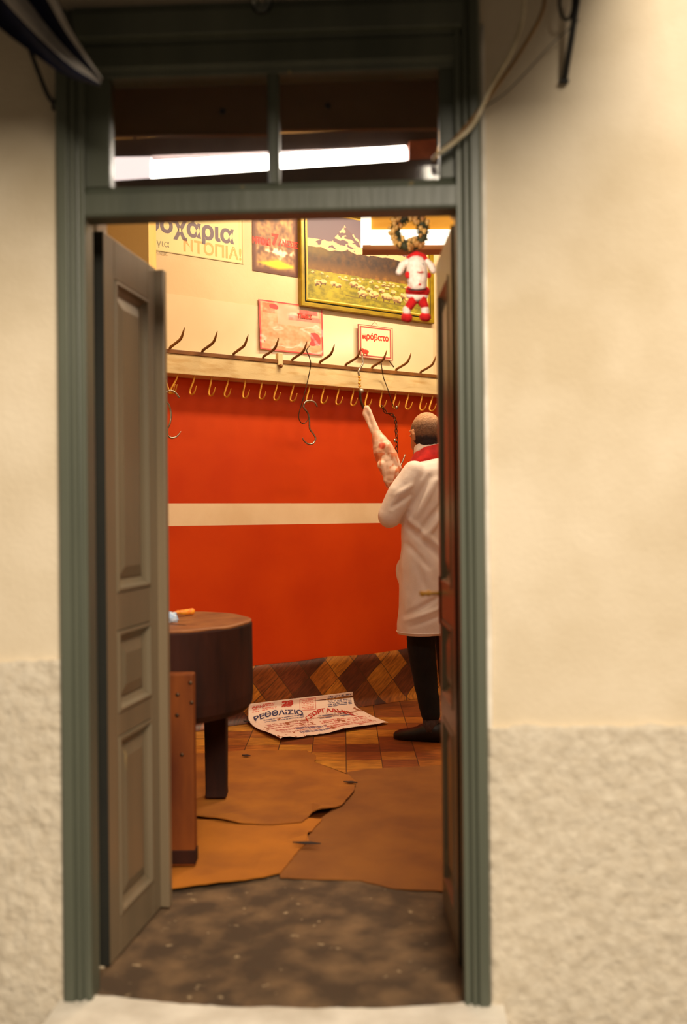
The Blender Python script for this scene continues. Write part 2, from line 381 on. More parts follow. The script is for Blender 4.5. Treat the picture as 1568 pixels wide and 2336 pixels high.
# transom window: rail, stiles, mullion, two panes
t = struct(thing('window_1', (0, 0, ZRAIL0), None, None))
mb = MB()
pr = [(-.016, ZRAIL0), (-.020, ZRAIL0+.006), (-.020, ZRAIL1-.022), (-.010, ZRAIL1-.016), (.004, ZRAIL1), (.05, ZRAIL1), (.05, ZRAIL0)]
mb.prism([(XL-.01, y, z) for y, z in pr], (XR-XL+.02, 0, 0)); build('transom_rail', mb, GREEN, t, bevel=.002)
xa, xb = gx(250, 300), gx(1003, 300); xm0, xm1 = gx(610, 300), gx(636, 300)
for x0, x1 in ((XL-.01, xa), (xb, XR+.01)):
    mb = MB(); mb.box((x0, 0, ZRAIL1), (x1, .045, zs[4])); build('window_stile', mb, GREEN, t, bevel=.003)
mb = MB(); mb.prism([(xm0, .04, ZRAIL1), (xm0, .008, ZRAIL1), (xm0+.006, -.002, ZRAIL1), (xm1-.006, -.002, ZRAIL1), (xm1, .008, ZRAIL1), (xm1, .04, ZRAIL1)], (0, 0, zs[4]-ZRAIL1)); build('mullion', mb, GREEN, t)
for x0, x1 in ((xa, xm0), (xm1, xb)):
    mb = MB(); mb.box((x0-.003, .022, ZRAIL1-.003), (x1+.003, .026, zs[4]+.003)); build('pane', mb, GLASS, t)
# inner jamb lining
for i, (x0, x1) in enumerate(((OXL+.02, XL), (XR, OXR-.02))):
    mb = MB(); mb.box((x0, .15, 0), (x1-.02*(1-i)+.0, .24, 3.0)) if i == 0 else mb.box((x0+.02, .15, 0), (x1, .24, 3.0))
    struct(build('trim_%d' % (5+i), mb, STUCCO))
# white painted step
mb = MB()
xs = [OXL-.01+(OXR-OXL+.04)*i/60 for i in range(61)]
def edge(x):
    u = (x-OXL)/(OXR-OXL)
    return .012-.055*math.exp(-((u-.55)/.38)**4)+.006*nz(x*12, 3)+.004*nz(x*40, 7)+(.02 if u < .04 or u > .96 else 0)*0
mb.prism([(x, edge(x), -.10) for x in xs]+[(x, -.45, -.10) for x in (xs[-1], xs[0])], (0, 0, .104))
struct(tag(build('trim_7', mb, WHITEC), 'white painted doorstep'))
mb = MB(); mb.box((-6, -9, -.12), (6, .0, -.10)); struct(build('floor_street', mb, STREET))
# worn concrete threshold
mb = MB(); nx, ny = 90, 90; vs = []
for j in range(ny+1):
    for i in range(nx+1):
        x = XL-.03+(XR-XL+.06)*i/nx; y = -.055+1.02*j/ny
        h = .004+.004*nz(x*7, y*7, 1)+.002*nz(x*22, y*22, 2) - .012*math.exp(-((y+.05)/.05)**2)
        vs.append((x, y, h))
mb.add(vs, [(j*(nx+1)+i, j*(nx+1)+i+1, (j+1)*(nx+1)+i+1, (j+1)*(nx+1)+i) for j in range(ny) for i in range(nx)])
struct(tag(build('floor_threshold', mb, CONC, smooth=True), 'worn dark concrete threshold'))

# ================================================================== SETTING, INSIDE
ts = lambda px: wsz(px, 1180)[0]
SL, SR = -2.6, 3.6
FLOORM = tilemat('floor_tiles', [(196,128,40), (164,92,30), (206,142,48), (138,74,28), (182,112,36), (150,84,32)], r0, f0, CAM+f0*5+V((0,0,0)), .17)
SKIRTM = tilemat('skirting_tiles', [(196,124,36), (110,52,26), (178,104,30), (92,44,24), (140,74,28)], wt, (0,0,1), W0, .15, rot=math.radians(38), rough=.4)
a = wp(SL, 0, 0); b = wp(SR, 0, 0)
mb = MB(); mb.prism([(-2.6, .26, -.06), (2.6, .26, -.06), (2.6, b.y, -.06), (b.x, b.y, -.06), (a.x, a.y, -.06), (-2.6, a.y, -.06)], (0, 0, .058))
struct(build('floor', mb, FLOORM))
mb = MB(); mb.prism([(-2.7, .1, 3.4), (2.7, .1, 3.4), (2.7, b.y+.2, 3.4), (b.x, b.y+.2, 3.4), (a.x, a.y+.3, 3.4), (-2.7, a.y+.2, 3.4)], (0, 0, .1))
struct(build('ceiling', mb, CREAM))
WF = (W0, wt, wn, V((0,0,1)))
zr = wsz(600, 930)[1]*0 + 2.0           # cream/red paint boundary, behind the rail
zs1, zs0 = wsz(600, 1148)[1], wsz(600, 1197)[1]
mb = MB()
mb.box((SL, -.2, -.05), (SR, 0, zs0), 0, WF); mb.box((SL, -.2, zs0), (SR, 0, zs1), 1, WF); mb.box((SL, -.2, zs1), (SR, 0, zr), 0, WF); mb.box((SL, -.2, zr), (SR, 0, 3.4), 2, WF)
o = struct(build('wall_back', mb, [RED, STRIPE, CREAM]))
mb = MB(); mb.box((-2.7, .1, -.05), (-2.6, 5, 3.4)); struct(build('wall_left', mb, CREAM))
mb = MB(); mb.box((2.6, .1, -.05), (2.7, 7, 3.4)); struct(build('wall_right', mb, CREAM))
# pier at the left whose edge hides the end of the sign
pe = atZ(345, 1180, 4.95)
mb = MB(); mb.prism([(pe.x, pe.y, 0), (pe.x-.06, pe.y+.42, 0), (-2.6, pe.y+.42, 0), (-2.6, pe.y, 0)], (0, 0, 3.4)); struct(build('wall_pier', mb, YELLOW))
# skirting, rolled up the wall
mb = MB(); n = 140; vs = []
zt = .312
for i in range(n+1):
    s = SL+(SR-SL)*i/n; wob = .012*nz(s*3, 1)
    for off, z in ((.0, zt+wob), (.012, zt+wob-.004), (.016, zt-.05), (.018, .05), (.03, .02), (.06, .0)): vs.append(wp(s, off, z))
mb.add(vs, [(i*6+j, (i+1)*6+j, (i+1)*6+j+1, i*6+j+1) for i in range(n) for j in range(5)])
struct(build('baseboard_back', mb, SKIRTM, smooth=True))
# gloss painted sheet above the rail
s0, z0 = wsz(300, 668, .003)[0], wsz(372, 668, .003)[1]; s1 = ts(992)
mb = MB(); pts = []
for i in range(60):
    s = s0+(s1-s0)*i/59; pts.append(wp(s, .0005, z0+.004*nz(s*18, 1)+(-.004 if s > wsz(470, 670)[0] else 0)))
mb.prism(pts+[wp(s1, .0005, 1.95), wp(s0, .0005, 1.95)], wn*.003)
struct(tag(build('trim_8', mb, GLOSSC), 'gloss cream wall panel'))

EDGEM = mat('door_edge_dark', (26,26,17), (20,20,13), 8, .8)  # near-black colour for the hinge edge of each leaf
# ================================================================== DOORS
def door_leaf(name, hinge, free, face_n, height, z0, handle):
    """hinge, free: floor points of the visible face; face_n: unit vector out of the visible face"""
    t = struct(thing(name, V((hinge.x, hinge.y, 0)), None, None))
    X = (free-hinge); wd = X.length; X.normalize(); N = face_n; U = V((0,0,1)); A = (V((hinge.x, hinge.y, 0)), X, N, U)
    th = .038
    pan = [(.965, 1.80), (.645, .865), (.11, .585)]         # panel openings in height
    sw = .075
    mb = MB(); mb.box((0, -th, z0), (wd, -.016, height), 0, A); build('core', mb, LEAFP, t)
    for a_, b_ in ((0, sw), (wd-sw, wd)):
        mb = MB(); mb.box((a_, -.016, z0), (b_, 0, height), 0, A); build('stile', mb, LEAFP, t, bevel=.002)
    rails = [(z0, pan[2][0]), (pan[2][1], pan[1][0]), (pan[1][1], pan[0][0]), (pan[0][1], height)]
    for a_, b_ in rails:
        mb = MB(); mb.box((sw, -.016, a_), (wd-sw, 0, b_), 0, A); build('rail', mb, LEAFP, t, bevel=.002)
    for a_, b_ in pan:
        # moulding frame, bevelled towards a raised field
        x0, x1 = sw, wd-sw; prof = [(0, -.014), (.003, .003), (.011, .004), (.020, -.008), (.032, -.015)]
        rings = []
        for d, y in prof:
            rings.append([A[0]+X*xx+N*y+U*zz for xx, zz in ((x0+d, a_+d), (x1-d, a_+d), (x1-d, b_-d), (x0+d, b_-d))])
        mb = MB(); vs = [p for r in rings for p in r]
        mb.add(vs, [(i*4+j, i*4+(j+1)%4, (i+1)*4+(j+1)%4, (i+1)*4+j) for i in range(len(prof)-1) for j in range(4)])
        build('panel_moulding', mb, LEAFP, t)
        mb = MB(); e = .05; g = .068
        o4 = [A[0]+X*xx+N*(-.013)+U*zz for xx, zz in ((x0+e-.012, a_+e-.012), (x1-e+.012, a_+e-.012), (x1-e+.012, b_-e+.012), (x0+e-.012, b_-e+.012))]
        i4 = [A[0]+X*xx+N*(-.004)+U*zz for xx, zz in ((x0+g, a_+g), (x1-g, a_+g), (x1-g, b_-g), (x0+g, b_-g))]
        mb.add(o4+i4, [(0,1,5,4),(1,2,6,5),(2,3,7,6),(3,0,4,7),(4,5,6,7)]); build('raised_panel', mb, LEAFP, t)
    mb = MB(); mb.box((-.002, -th-.001, z0), (.0, .001, height), 0, A); build('hinge_edge', mb, EDGEM, t)
    return t, A, wd
h = atZ(241, 1180, 2.60); fr = atZ(362, 1180, 3.0)
d = (fr-h); d.z = 0; nn = V((d.y, -d.x, 0)).normalized()
t, A, wd = door_leaf('door_1', V((h.x, h.y, 0)), V((fr.x, fr.y, 0)), nn, 1.905, .012, False)
mb = MB(); mb.box((wd-.012, -.045, .012), (wd+.016, .026, 1.90), 0, A); mb.box((wd+.016, -.03, .012), (wd+.022, .014, 1.90), 0, A)
build('astragal', mb, LEAFP, t, bevel=.005)
h = atZ(1037, 1180, 2.58); fr = atZ(1001, 1180, 2.99)
d = (fr-h); d.z = 0; nn = V((-d.y, d.x, 0)).normalized()
t, A, wd = door_leaf('door_2', V((h.x, h.y, 0)), V((fr.x, fr.y, 0)), nn, 1.905, .012, True)
U = V((0,0,1)); zh = atZ(975, 1353, 2.97).z
def dl(x, n_, z): return A[0]+A[1]*x+A[2]*n_+U*z
mb = MB(); mb.box((wd-.05, 0, zh-.09), (wd-.012, .004, zh+.05), 0, A); build('lock_plate', mb, DSTEEL, t, bevel=.001)
hd = MB(); pth = smoothpath([dl(wd-.03, .002, zh), dl(wd-.03, .03, zh), dl(wd-.027, .036, zh-.001), dl(wd-.02, .06, zh+.001)], 5)
hd.tube(pth, [.006]*len(pth), 10); q = dl(wd-.02, .06, zh+.001)
hd.ell(dl(wd-.02, .034, zh), .009, seg=12, ring=8); build('handle', hd, BRASS, t, smooth=True)
hk = MB(); hk.ell(dl(wd-.02, .052, zh-.002), .009, .007, .008, seg=12, ring=8); build('handle_knob', hk, BRASS, t, smooth=True)
# white nub standing for a light glint at the head of the right jamb
c = ony(1036, 488, .10)
mb = MB(); mb.tube([c+V((0,-.01,0)), c+V((0,.02,0))], .0085, 12); mb.ell(c+V((0,-.01,0)), .0085, .006, .0085, seg=12, ring=8)
tag(build('glint_nub', mb, STRIPE, smooth=True), 'small white round nub for a light glint under the transom at the right jamb', 'glint nub')

# ================================================================== LAMP BEHIND THE TRANSOM
Z1, Z2 = 2.86, 3.02
def lp(px, py): return atZ(px, py, Z1+(Z2-Z1)*(px-250)/690)
lampc = lp(600, 420)
t = thing('fluorescent_lamp', lampc, 'long fluorescent strip lamp with two glowing white tubes behind the transom panes', 'lamp')
for (a_, b_) in (((346, 379), (926, 343)), ((346, 405), (926, 356))):
    mb = MB(); mb.tube([lp(*a_), lp(*b_)], .0135, 14); build('tube', mb, TUBE, t, smooth=True)
back = fw*.03
mb = MB(); c4 = [lp(250, 361), lp(940, 332), lp(940, 374), lp(250, 424)]
mb.prism([p+back for p in c4], fw*.004); build('reflector', mb, REFL, t)
mb = MB(); c4 = [lp(250, 361), lp(347, 360), lp(347, 424), lp(250, 428)]
mb.prism([p-fw*.012 for p in c4], fw*.03); build('end_cover', mb, REFL, t, bevel=.003)
mb = MB(); c4 = [lp(932, 326), lp(994, 322), lp(994, 372), lp(932, 378)]
mb.prism([p-fw*.02 for p in c4], fw*.05); build('end_box', mb, COPPER, t, bevel=.003)
mb = MB(); c4 = [lp(246, 318), lp(1000, 292), lp(1000, 331), lp(246, 359)]
mb.prism([p+fw*.0 for p in c4], fw*.09); build('housing', mb, HOUS, t, bevel=.002)
mb = MB(); c4 = [lp(246, 418), lp(1050, 362), lp(1050, 425), lp(246, 440)]
mb.prism([p-fw*.02 for p in c4], fw*.012); build('shadow_plate', mb, HOUS, t, bevel=.002)  # added dark plate, stands for the shadow below the tubes
for x_ in (300, 900):
    q = lp(x_, 340)+fw*.05; mb = MB(); mb.tube([q, V((q.x, q.y, 3.4))], .005, 8); build('hanger_rod', mb, HOUS, t)
# brown boards behind the upper part of the transom
for k, (x0, x1, yb) in enumerate(((246, 622, 306), (624, 1006, 292))):
    mb = MB(); c4 = [ony(x0, 150, .16), ony(x1, 150, .16), ony(x1, yb, .16), ony(x0, yb+4, .16)]
    mb.prism(c4, (0, .018, 0))
    o = build('board', mb, PLY)
    tag(o, ['brown wooden board behind the left transom pane', 'brown wooden board behind the right transom pane'][k], 'board', None)
    kx, ky = ((508, 254), (748, 242))[k]
    kk = MB(); kk.ell(ony(kx, ky, .158), .008, .004, .008, seg=12, ring=6)
    q = build('nail_head', kk, IRON, o, smooth=True)
# ================================================================== OUTSIDE FITTINGS
# iron bracket right
t = thing('iron_bracket', ony(1287, 190, -.03), 'black iron awning bracket bar with a ring on the right wall', 'bracket')
mb = MB(); mb.tube([ony(1287, 190, -.012), ony(1303, 95, -.04), ony(1322, -30, -.07)], [.0075, .0075, .0075], 8); build('bar', mb, IRON, t, smooth=True)
mb = MB(); c = [ony(1293+16*math.cos(a_), 5+40*math.sin(a_), -.05) for a_ in [i*math.pi/10 for i in range(21)]]; mb.tube(c, .004, 8); build('ring', mb, IRON, t, smooth=True)
mb = MB(); mb.box(tuple(ony(1276, 193, -.002)), tuple(ony(1299, 180, -.02))); build('foot_plate', mb, IRON, t)
# iron arm left
mb = MB(); p = smoothpath([ony(62, 95, -.06), ony(82, 150, -.05), ony(108, 215, -.03), ony(127, 242, -.012)], 5); mb.tube(p, .0055, 8); q = ony(127, 240, -.005)
mb.box((q.x-.008, -.014, q.z-.012), (q.x+.008, 0, q.z+.012))
tag(build('awning_arm', mb, IRON, smooth=False), 'thin dark iron awning arm under the striped cloth on the left wall', 'bracket')
# striped cloth, hanging corner of a rolled awning
t = thing('striped_awning', atZ(110, 90, 2.2), 'navy and white striped awning cloth drooping over the upper left corner of the doorframe', 'awning')
def cloth(u, v):     # u along from the top left to the tip, v across
    lo = smoothpath([V((-160, -80, 0)), V((-20, 48, 0)), V((70, 118, 0)), V((150, 172, 0)), V((226, 196, 0))], 8)
    hi = smoothpath([V((60, -140, 0)), V((128, -10, 0)), V((160, 60, 0)), V((196, 120, 0)), V((234, 180, 0))], 8)
    k = u*(len(lo)-1); i = min(int(k), len(lo)-2); f_ = k-i
    a_ = lo[i].lerp(lo[i+1], f_); b_ = hi[i].lerp(hi[i+1], f_); p = a_.lerp(b_, v)
    return atZ(p.x, p.y, 2.22+.03*math.sin(v*11+u*2)*(1-u*.6)+.08*v*(1-u))
def clothmesh(v0, v1, off, thick=.002, n=40, m_=8):
    q = MB(); top = [cloth(i/n, v0+(v1-v0)*j/m_)-fw*off for i in range(n+1) for j in range(m_+1)]
    bot = [p+fw*thick for p in top]; N_ = len(top); w_ = m_+1
    fs = [(i*w_+j, i*w_+j+1, (i+1)*w_+j+1, (i+1)*w_+j) for i in range(n) for j in range(m_)]
    fs += [tuple(N_+k for k in f_)[::-1] for f_ in fs]
    for j in range(m_): fs += [(j, j+1, N_+j+1, N_+j), (n*w_+j, n*w_+j+1, N_+n*w_+j+1, N_+n*w_+j)]
    for i in range(n): fs += [(i*w_, (i+1)*w_, N_+(i+1)*w_, N_+i*w_), (i*w_+m_, (i+1)*w_+m_, N_+(i+1)*w_+m_, N_+i*w_+m_)]
    return q.add(top+bot, fs)
build('cloth', clothmesh(0, 1, 0, m_=30), NAVY, t, smooth=True)
build('white_stripe', clothmesh(.36, .62, .003), WSTR, t, smooth=True)
build('white_stripe', clothmesh(.86, .98, .003), WSTR, t, smooth=True)
# rolled awning overhead (above the picture), what shades the head of the frame
mb = MB(); mb.prism([(-1.5, -.02, 2.70), (-1.5, -.95, 2.36), (-1.5, -.95, 2.345), (-1.5, -.02, 2.68)], (2.12, 0, 0)); build('canopy', mb, NAVY, t)
# bulb on a short pendant
c = atZ(597, 2, 2.32)
t = thing('light_bulb', c, 'unlit clear glass bulb hanging above the top centre of the doorframe', 'light bulb')
mb = MB(); mb.ell(c+V((0,0,.0)), .026, .026, .031, 20, 14); build('glass_bulb', mb, GLASS, t, smooth=True)
mb = MB(); mb.tube([c+V((0,0,.026)), c+V((0,0,.07))], .014, 14); mb.tube([c+V((0,0,.07)), c+V((0,0,.25))], .003, 8); build('socket', mb, IRON, t, smooth=True)
mb = MB(); mb.tube([c+V((0,0,.03)), c+V((0,0,-.002))], .0035, 8); build('filament_stem', mb, STEEL, t, smooth=True)
# cables
def cable(name, pts, r, m_, label):
    mb = MB(); mb.tube(smoothpath(pts, 8), r, 8); return tag(build(name, mb, m_, smooth=True), label, 'cable', 'cables beside the doorframe')
cable('cable', [ony(1240, -60, -.09), ony(1240, 20, -.085), ony(1190, 115, -.075), ony(1135, 195, -.065), ony(1088, 258, -.055), ony(1040, 315, -.05), ony(997, 352, -.03)], .0042, CBROWN, 'brown cable slanting down from the upper right wall to the transom')
cable('cable', [ony(1192, -50, -.07), ony(1194, 30, -.075), ony(1170, 110, -.08), ony(1120, 200, -.075), ony(1082, 280, -.068), ony(1040, 322, -.06), ony(996, 354, -.04), ony(990, 362, .03)], .0046, CWHITE, 'thicker off white cable looping down into the right transom pane')
cable('cable', [ony(1322, 45, -.06), ony(1260, 100, -.045), ony(1200, 165, -.045), ony(1150, 215, -.05), ony(1098, 249, -.052)], .0013, IRON, 'hair thin black wire hanging between the iron bracket and the cables')

# ================================================================== WALL HANGINGS
def sheet(name, px0, px1, pyb, pyt, pxb, off, fn, nu, nv, material, parent=None, thick=.002, warp=None):
    """upright rectangle on the back wall; colour from fn(u, v)"""
    s0 = wsz(px0, pyb, off)[0]; s1 = wsz(px1, pyb, off)[0]; z0 = wsz(pxb, pyb, off)[1]; z1 = wsz(pxb, pyt, off)[1]
    vs = []; cs = []
    for j in range(nv+1):
        for i in range(nu+1):
            u, v = i/nu, j/nv; o_ = off+(warp(u, v) if warp else 0)
            vs.append(wp(s0+(s1-s0)*u, o_, z0+(z1-z0)*v)); cs.append(lin(fn(u, v)))
    fs = [(j*(nu+1)+i, j*(nu+1)+i+1, (j+1)*(nu+1)+i+1, (j+1)*(nu+1)+i) for j in range(nv) for i in range(nu)]
    n0 = len(vs); rim = [i for i in range(nu+1)]+[j*(nu+1)+nu for j in range(1, nv+1)]+[nv*(nu+1)+i for i in range(nu-1, -1, -1)]+[j*(nu+1) for j in range(nv-1, 0, -1)]
    for i in rim: vs.append(vs[i]-wn*thick); cs.append(cs[i])
    R = len(rim); fs += [(rim[i], n0+i, n0+(i+1)%R, rim[(i+1)%R]) for i in range(R)]+[tuple(n0+i for i in range(R))[::-1]]
    q = MB(); q.add(vs, fs); o = build(name, q, material, parent, cols=cs)
    return o, (s0, s1, z0, z1)
def mixc(a, b, t): t = max(0, min(1, t)); return tuple(x+(y-x)*t for x, y in zip(a, b))
def sm(a, b, x): t = max(0, min(1, (x-a)/(b-a))); return t*t*(3-2*t)
# --- beef sign
def p1(u, v):
    c = (216, 200, 142)
    if (abs(u-.988) < .004 or v < .012): c = (140, 126, 86)
    if abs(u-.965) < .003 and v > .12: c = (206, 188, 128)
    return c
o, R = sheet('poster', 250, 556, 603, 460, 556, .004, p1, 120, 60, PAINT)
tag(o, 'yellowed paper sign with large grey and orange Greek lettering, high on back wall', 'poster')
def wtext(body, pxc, pyc, hpx, m_, par, off, tiltpx=0, bold=0, sx=1.0, name='lettering'):
    s, z = wsz(pxc, pyc, off); k = (wsz(pxc, pyc-hpx, off)[1]-z)
    return text(name, body, k, lambda x, y: wp(s+x, off+.0006, z+y), m_, par, bold=bold*k, sx=sx)
wtext('μοσχάρια', 422, 520, 56, INKP, o, .004, bold=.035, sx=1.0)
wtext('ΝΤΟΠΙΑ!', 486, 572, 37, INKO, o, .004, bold=.025, sx=1.0)
wtext('για', 372, 556, 22, INKG, o, .004)
wtext('Ι.Μ. ΠΩΛ.', 366, 578, 9, INKG, o, .004)
# --- dark poster
def p2(u, v):
    n = nz(u*7, v*9, 3)*.5+nz(u*16, v*20, 5)*.35
    c = mixc((196, 150, 92), (96, 62, 50), .5+n*1.3)
    e = min(u, 1-u, v*1.2, (1-v)*3)
    c = mixc((226, 200, 40), c, sm(.0, .5, abs(v-.93)*8+abs(u-.6)*1.3-.25+n*.3))
    c = mixc((222, 204, 30), c, sm(.0, .45, abs(v-.13)*7+abs(u-.55)*1.2-.25))
    c = mixc((238, 222, 190), c, sm(0, .4, abs(v-.3)*6+abs(u-.6)*1.0-.1+n))
    c = mixc((226, 196, 170), c, sm(0, .3, abs(v-.45)*5+abs(u-.7)*2.4-.05+n*.6))
    for cx, cy, r in ((.5, .80, .12), (.2, .74, .08)): c = mixc((44, 34, 48), c, sm(r*.3, r*1.2, math.hypot((u-cx), (v-cy)*1.3)))
    c = mixc((216, 60, 60), c, sm(0, .6, abs(v-.42)*12+abs(u-.22)*5-.4+n))
    return mixc((84, 40, 26), c, sm(.015, .13, e+n*.03))
o, R = sheet('poster', 577, 680, 633, 470, 680, .004, p2, 90, 110, PAINT)
tag(o, 'dark brown and yellow poster with red lettered band, left of the framed painting', 'poster')
wtext('ΝΤΟΚΙ', 597, 551, 20, INKR, o, .004, bold=.05, sx=.8); wtext('7', 627, 548, 34, INKR, o, .004, bold=.05); wtext('ΑΝΕΣΙΣ', 658, 558, 18, INKR, o, .004, bold=.05, sx=.8)
# --- landscape painting
sheep = [(.085, .20, .036), (.125, .215, .03), (.21, .21, .032), (.245, .20, .026), (.37, .24, .038), (.43, .21, .034), (.44, .145, .045), (.50, .20, .03), (.535, .155, .045), (.60, .215, .028), (.64, .15, .048), (.70, .22, .026), (.735, .14, .046), (.80, .19, .04), (.84, .14, .045), (.90, .17, .04), (.56, .25, .02), (.65, .25, .02)]
random.seed(3)
sheep += [(random.uniform(.03, .97), random.uniform(.275, .315), .014) for _ in range(40)]
def ridge(u): return .60+.05*nz(u*4, 9)+.03*nz(u*14, 2)
def p3(u, v):
    sky = mixc((84, 68, 84), (122, 96, 98), 1-v+.3*nz(u*3, v*3, 2))
    c = sky
    pk = .90-abs(u-.30)*(1.9 if u < .30 else 1.25)+.035*nz(u*22, 1)+.02*nz(u*50, 1)
    pk2 = .86-abs(u-.72)*1.3+.04*nz(u*20, 4)
    lowr = .69+.02*nz(u*20, 6)-(.02 if u > .5 else 0)
    if v < max(pk, pk2, lowr):
        n = nz(u*16, v*18, 3)+.6*nz(u*36, v*40, 1)
        rock = mixc((92, 66, 74), (60, 40, 52), n)
        snow = (206, 170, 124)
        m_ = max(pk, pk2)
        c = mixc(rock, snow, sm(-.02, .10, n+ (.25 if v > m_-.03 else 0) + sm(.78, .60, v)*.5 - .15))
    fr_ = ridge(u)
    if v < fr_:
        n = nz(u*26, v*16, 7)+.5*nz(u*60, v*40, 2)
        c = mixc((84, 52, 20), (44, 26, 20), n*.7+.5+(.2 if u > .5 else -.1)); c = mixc(c, (136, 92, 30), sm(.5, .34, v)*(.6+n*.5))
        c = mixc(c, (118, 98, 36), .6*sm(.30, .08, u+.1*nz(u*9, v*9))*sm(.44, .56, v))
    g = .335+.012*nz(u*12, 3)
    if v < g:
        n = nz(u*20, v*26, 5)+.5*nz(u*60, v*70, 5); c = mixc((150, 138, 26), (104, 96, 20), n+.4)
        c = mixc(c, (196, 176, 40), sm(.2, 0, abs(u-.2))*.3)
        if abs(v-.06-.05*(1-u)) < .008 and u > .3: c = (110, 96, 30)
    for x, y, r in sheep:
        du, dv = (u-x)/r, (v-y)/(r*.95)
        if abs(du) < 1.1 and -1.7 < dv < 1.1:
            if du*du+dv*dv < .9+.5*nz(u*50, v*50, 2): c = mixc((96, 62, 36), (214, 180, 118), sm(-.5, .5, dv*.8+.25+.9*nz(u*45, v*45)))
            elif -1.35 < dv < -.6 and (abs(abs(du)-.5) < .12) and r > .02: c = (86, 62, 28)
    return c
t = thing('framed_painting', wp(wsz(840, 718, .03)[0], .02, wsz(690, 697, .03)[1]), 'large mountain landscape painting with a flock of sheep in a gold frame', 'painting')
s0, s1 = wsz(687, 697, .03)[0], wsz(991, 738, .03)[0]; z0 = wsz(690, 698, .03)[1]; z1 = wsz(780, 474, .03)[1]
fwid = .052
o, R = sheet('canvas', 700, 984, 690, 480, 700, .022, p3, 300, 200, CANV, t)
# place the canvas exactly in its frame
me = o.data; su0, su1, sz0, sz1 = R; Lc = wloc(t)
for i, v_ in enumerate(me.vertices):
    p = V(v_.co)+Lc; s_ = (p-W0).dot(wt); of = (p-W0).dot(wn)
    u_ = (s_-su0)/(su1-su0); w_ = (p.z-sz0)/(sz1-sz0)
    v_.co = wp(s0+fwid+(s1-s0-2*fwid)*u_, of, z0+fwid+(z1-z0-2*fwid)*w_)-Lc
GOLD = mat('gold_frame', (160, 134, 24), (132, 106, 18), 12, .35, metal=.2); GOLD2 = mat('gold_frame_light', (222, 186, 96), None, rough=.4)
def frame_ring(name, prof, m_):
    q = MB(); rings = [[wp(a_, of, b_) for a_, b_ in ((s0+d, z0+d), (s1-d, z0+d), (s1-d, z1-d), (s0+d, z1-d))] for d, of in prof]
    q.add([p for r in rings for p in r], [(i*4+j, i*4+(j+1)%4, (i+1)*4+(j+1)%4, (i+1)*4+j) for i in range(len(prof)-1) for j in range(4)]); build(name, q, m_, t)
frame_ring('outer_moulding', [(0, .0), (0, .030), (.004, .036), (.020, .038), (.024, .030), (.028, .030)], GOLD)
frame_ring('frame_groove', [(.028, .030), (.030, .026), (.033, .026), (.035, .032)], DGREEN)
frame_ring('inner_moulding', [(.035, .032), (.042, .034), (.046, .026)], GOLD)
frame_ring('inner_bead', [(.046, .026), (.049, .028), (.055, .023)], GOLD2)
# --- laminated poster
def p4(u, v):
    n = nz(u*8, v*8, 1)*.6+nz(u*20, v*20, 4)*.4
    c = mixc((196, 128, 84), (186, 170, 136), .6+n)
    if .28 < u < .95 and .55 < v < .95: c = (184, 166, 138)
    if .62 < u < .92 and .80 < v < .90: c = mixc((206, 60, 60), c, .25+abs(n)*.5)
    if .45 < u < .97 and .66 < v < .76: c = mixc((214, 96, 90), c, .3+abs(n))
    if .05 < u < .25 and .75 < v < .95: c = mixc((206, 96, 60), c, .3+abs(n))
    if min(u, 1-u, v, 1-v) < .028: c = (196, 62, 60)
    return c
wrp = lambda u, v: .012*(1-v)*(1-u)**3+.004*nz(u*4, v*4, 2)+.006*(1-v)
o, R = sheet('poster', 591, 737, 812, 702, 737, .008, p4, 100, 90, LAMIN, warp=wrp)
tag(o, 'shiny laminated poster with a red border, curling behind the pegs left of the small sign', 'poster')
wtext('ΤΙΜΕΣ', 696, 722, 13, INKR, o, .014, bold=.04)
# --- small sheep sign
def p5(u, v):
    e = min(u, 1-u, v, 1-v)
    return (146, 66, 62) if e < .02 else ((168, 74, 70) if .035 < e < .085 else (246, 226, 176))
o, R = sheet('hanging_sign', 818, 897, 823, 749, 897, .03, p5, 60, 60, PAINT, thick=.004)
tag(o, 'small cream sign with dark red border and red Greek word, hung over the hook rail', 'sign')
wtext('πρόβατο', 857, 770, 18.5, INKR, o, .03, bold=.045)
mb = MB(); s_, z_ = wsz(834, 802, .032)
mb.ell(wp(s_, .033, z_), .026, .0015, .013, 14, 8, ax=(wt, wn, V((0,0,1))))
mb.ell(wp(s_-.022, .033, z_+.010), .011, .0015, .009, 12, 8, ax=(wt, wn, V((0,0,1))))
for dx in (-.014, .012): mb.box((s_+dx-.003, .0315, z_-.022), (s_+dx+.003, .034, z_-.004), 0, WF)
build('animal_emblem', mb, INKR, o)
mb = MB(); q0 = onw(855, 741, .03); mb.tube([q0+V((-.02,0,-.004)), q0+V((0,0,.02)), q0+V((.02,0,-.004))], .0015, 6); build('wire_loop', mb, DSTEEL, o)

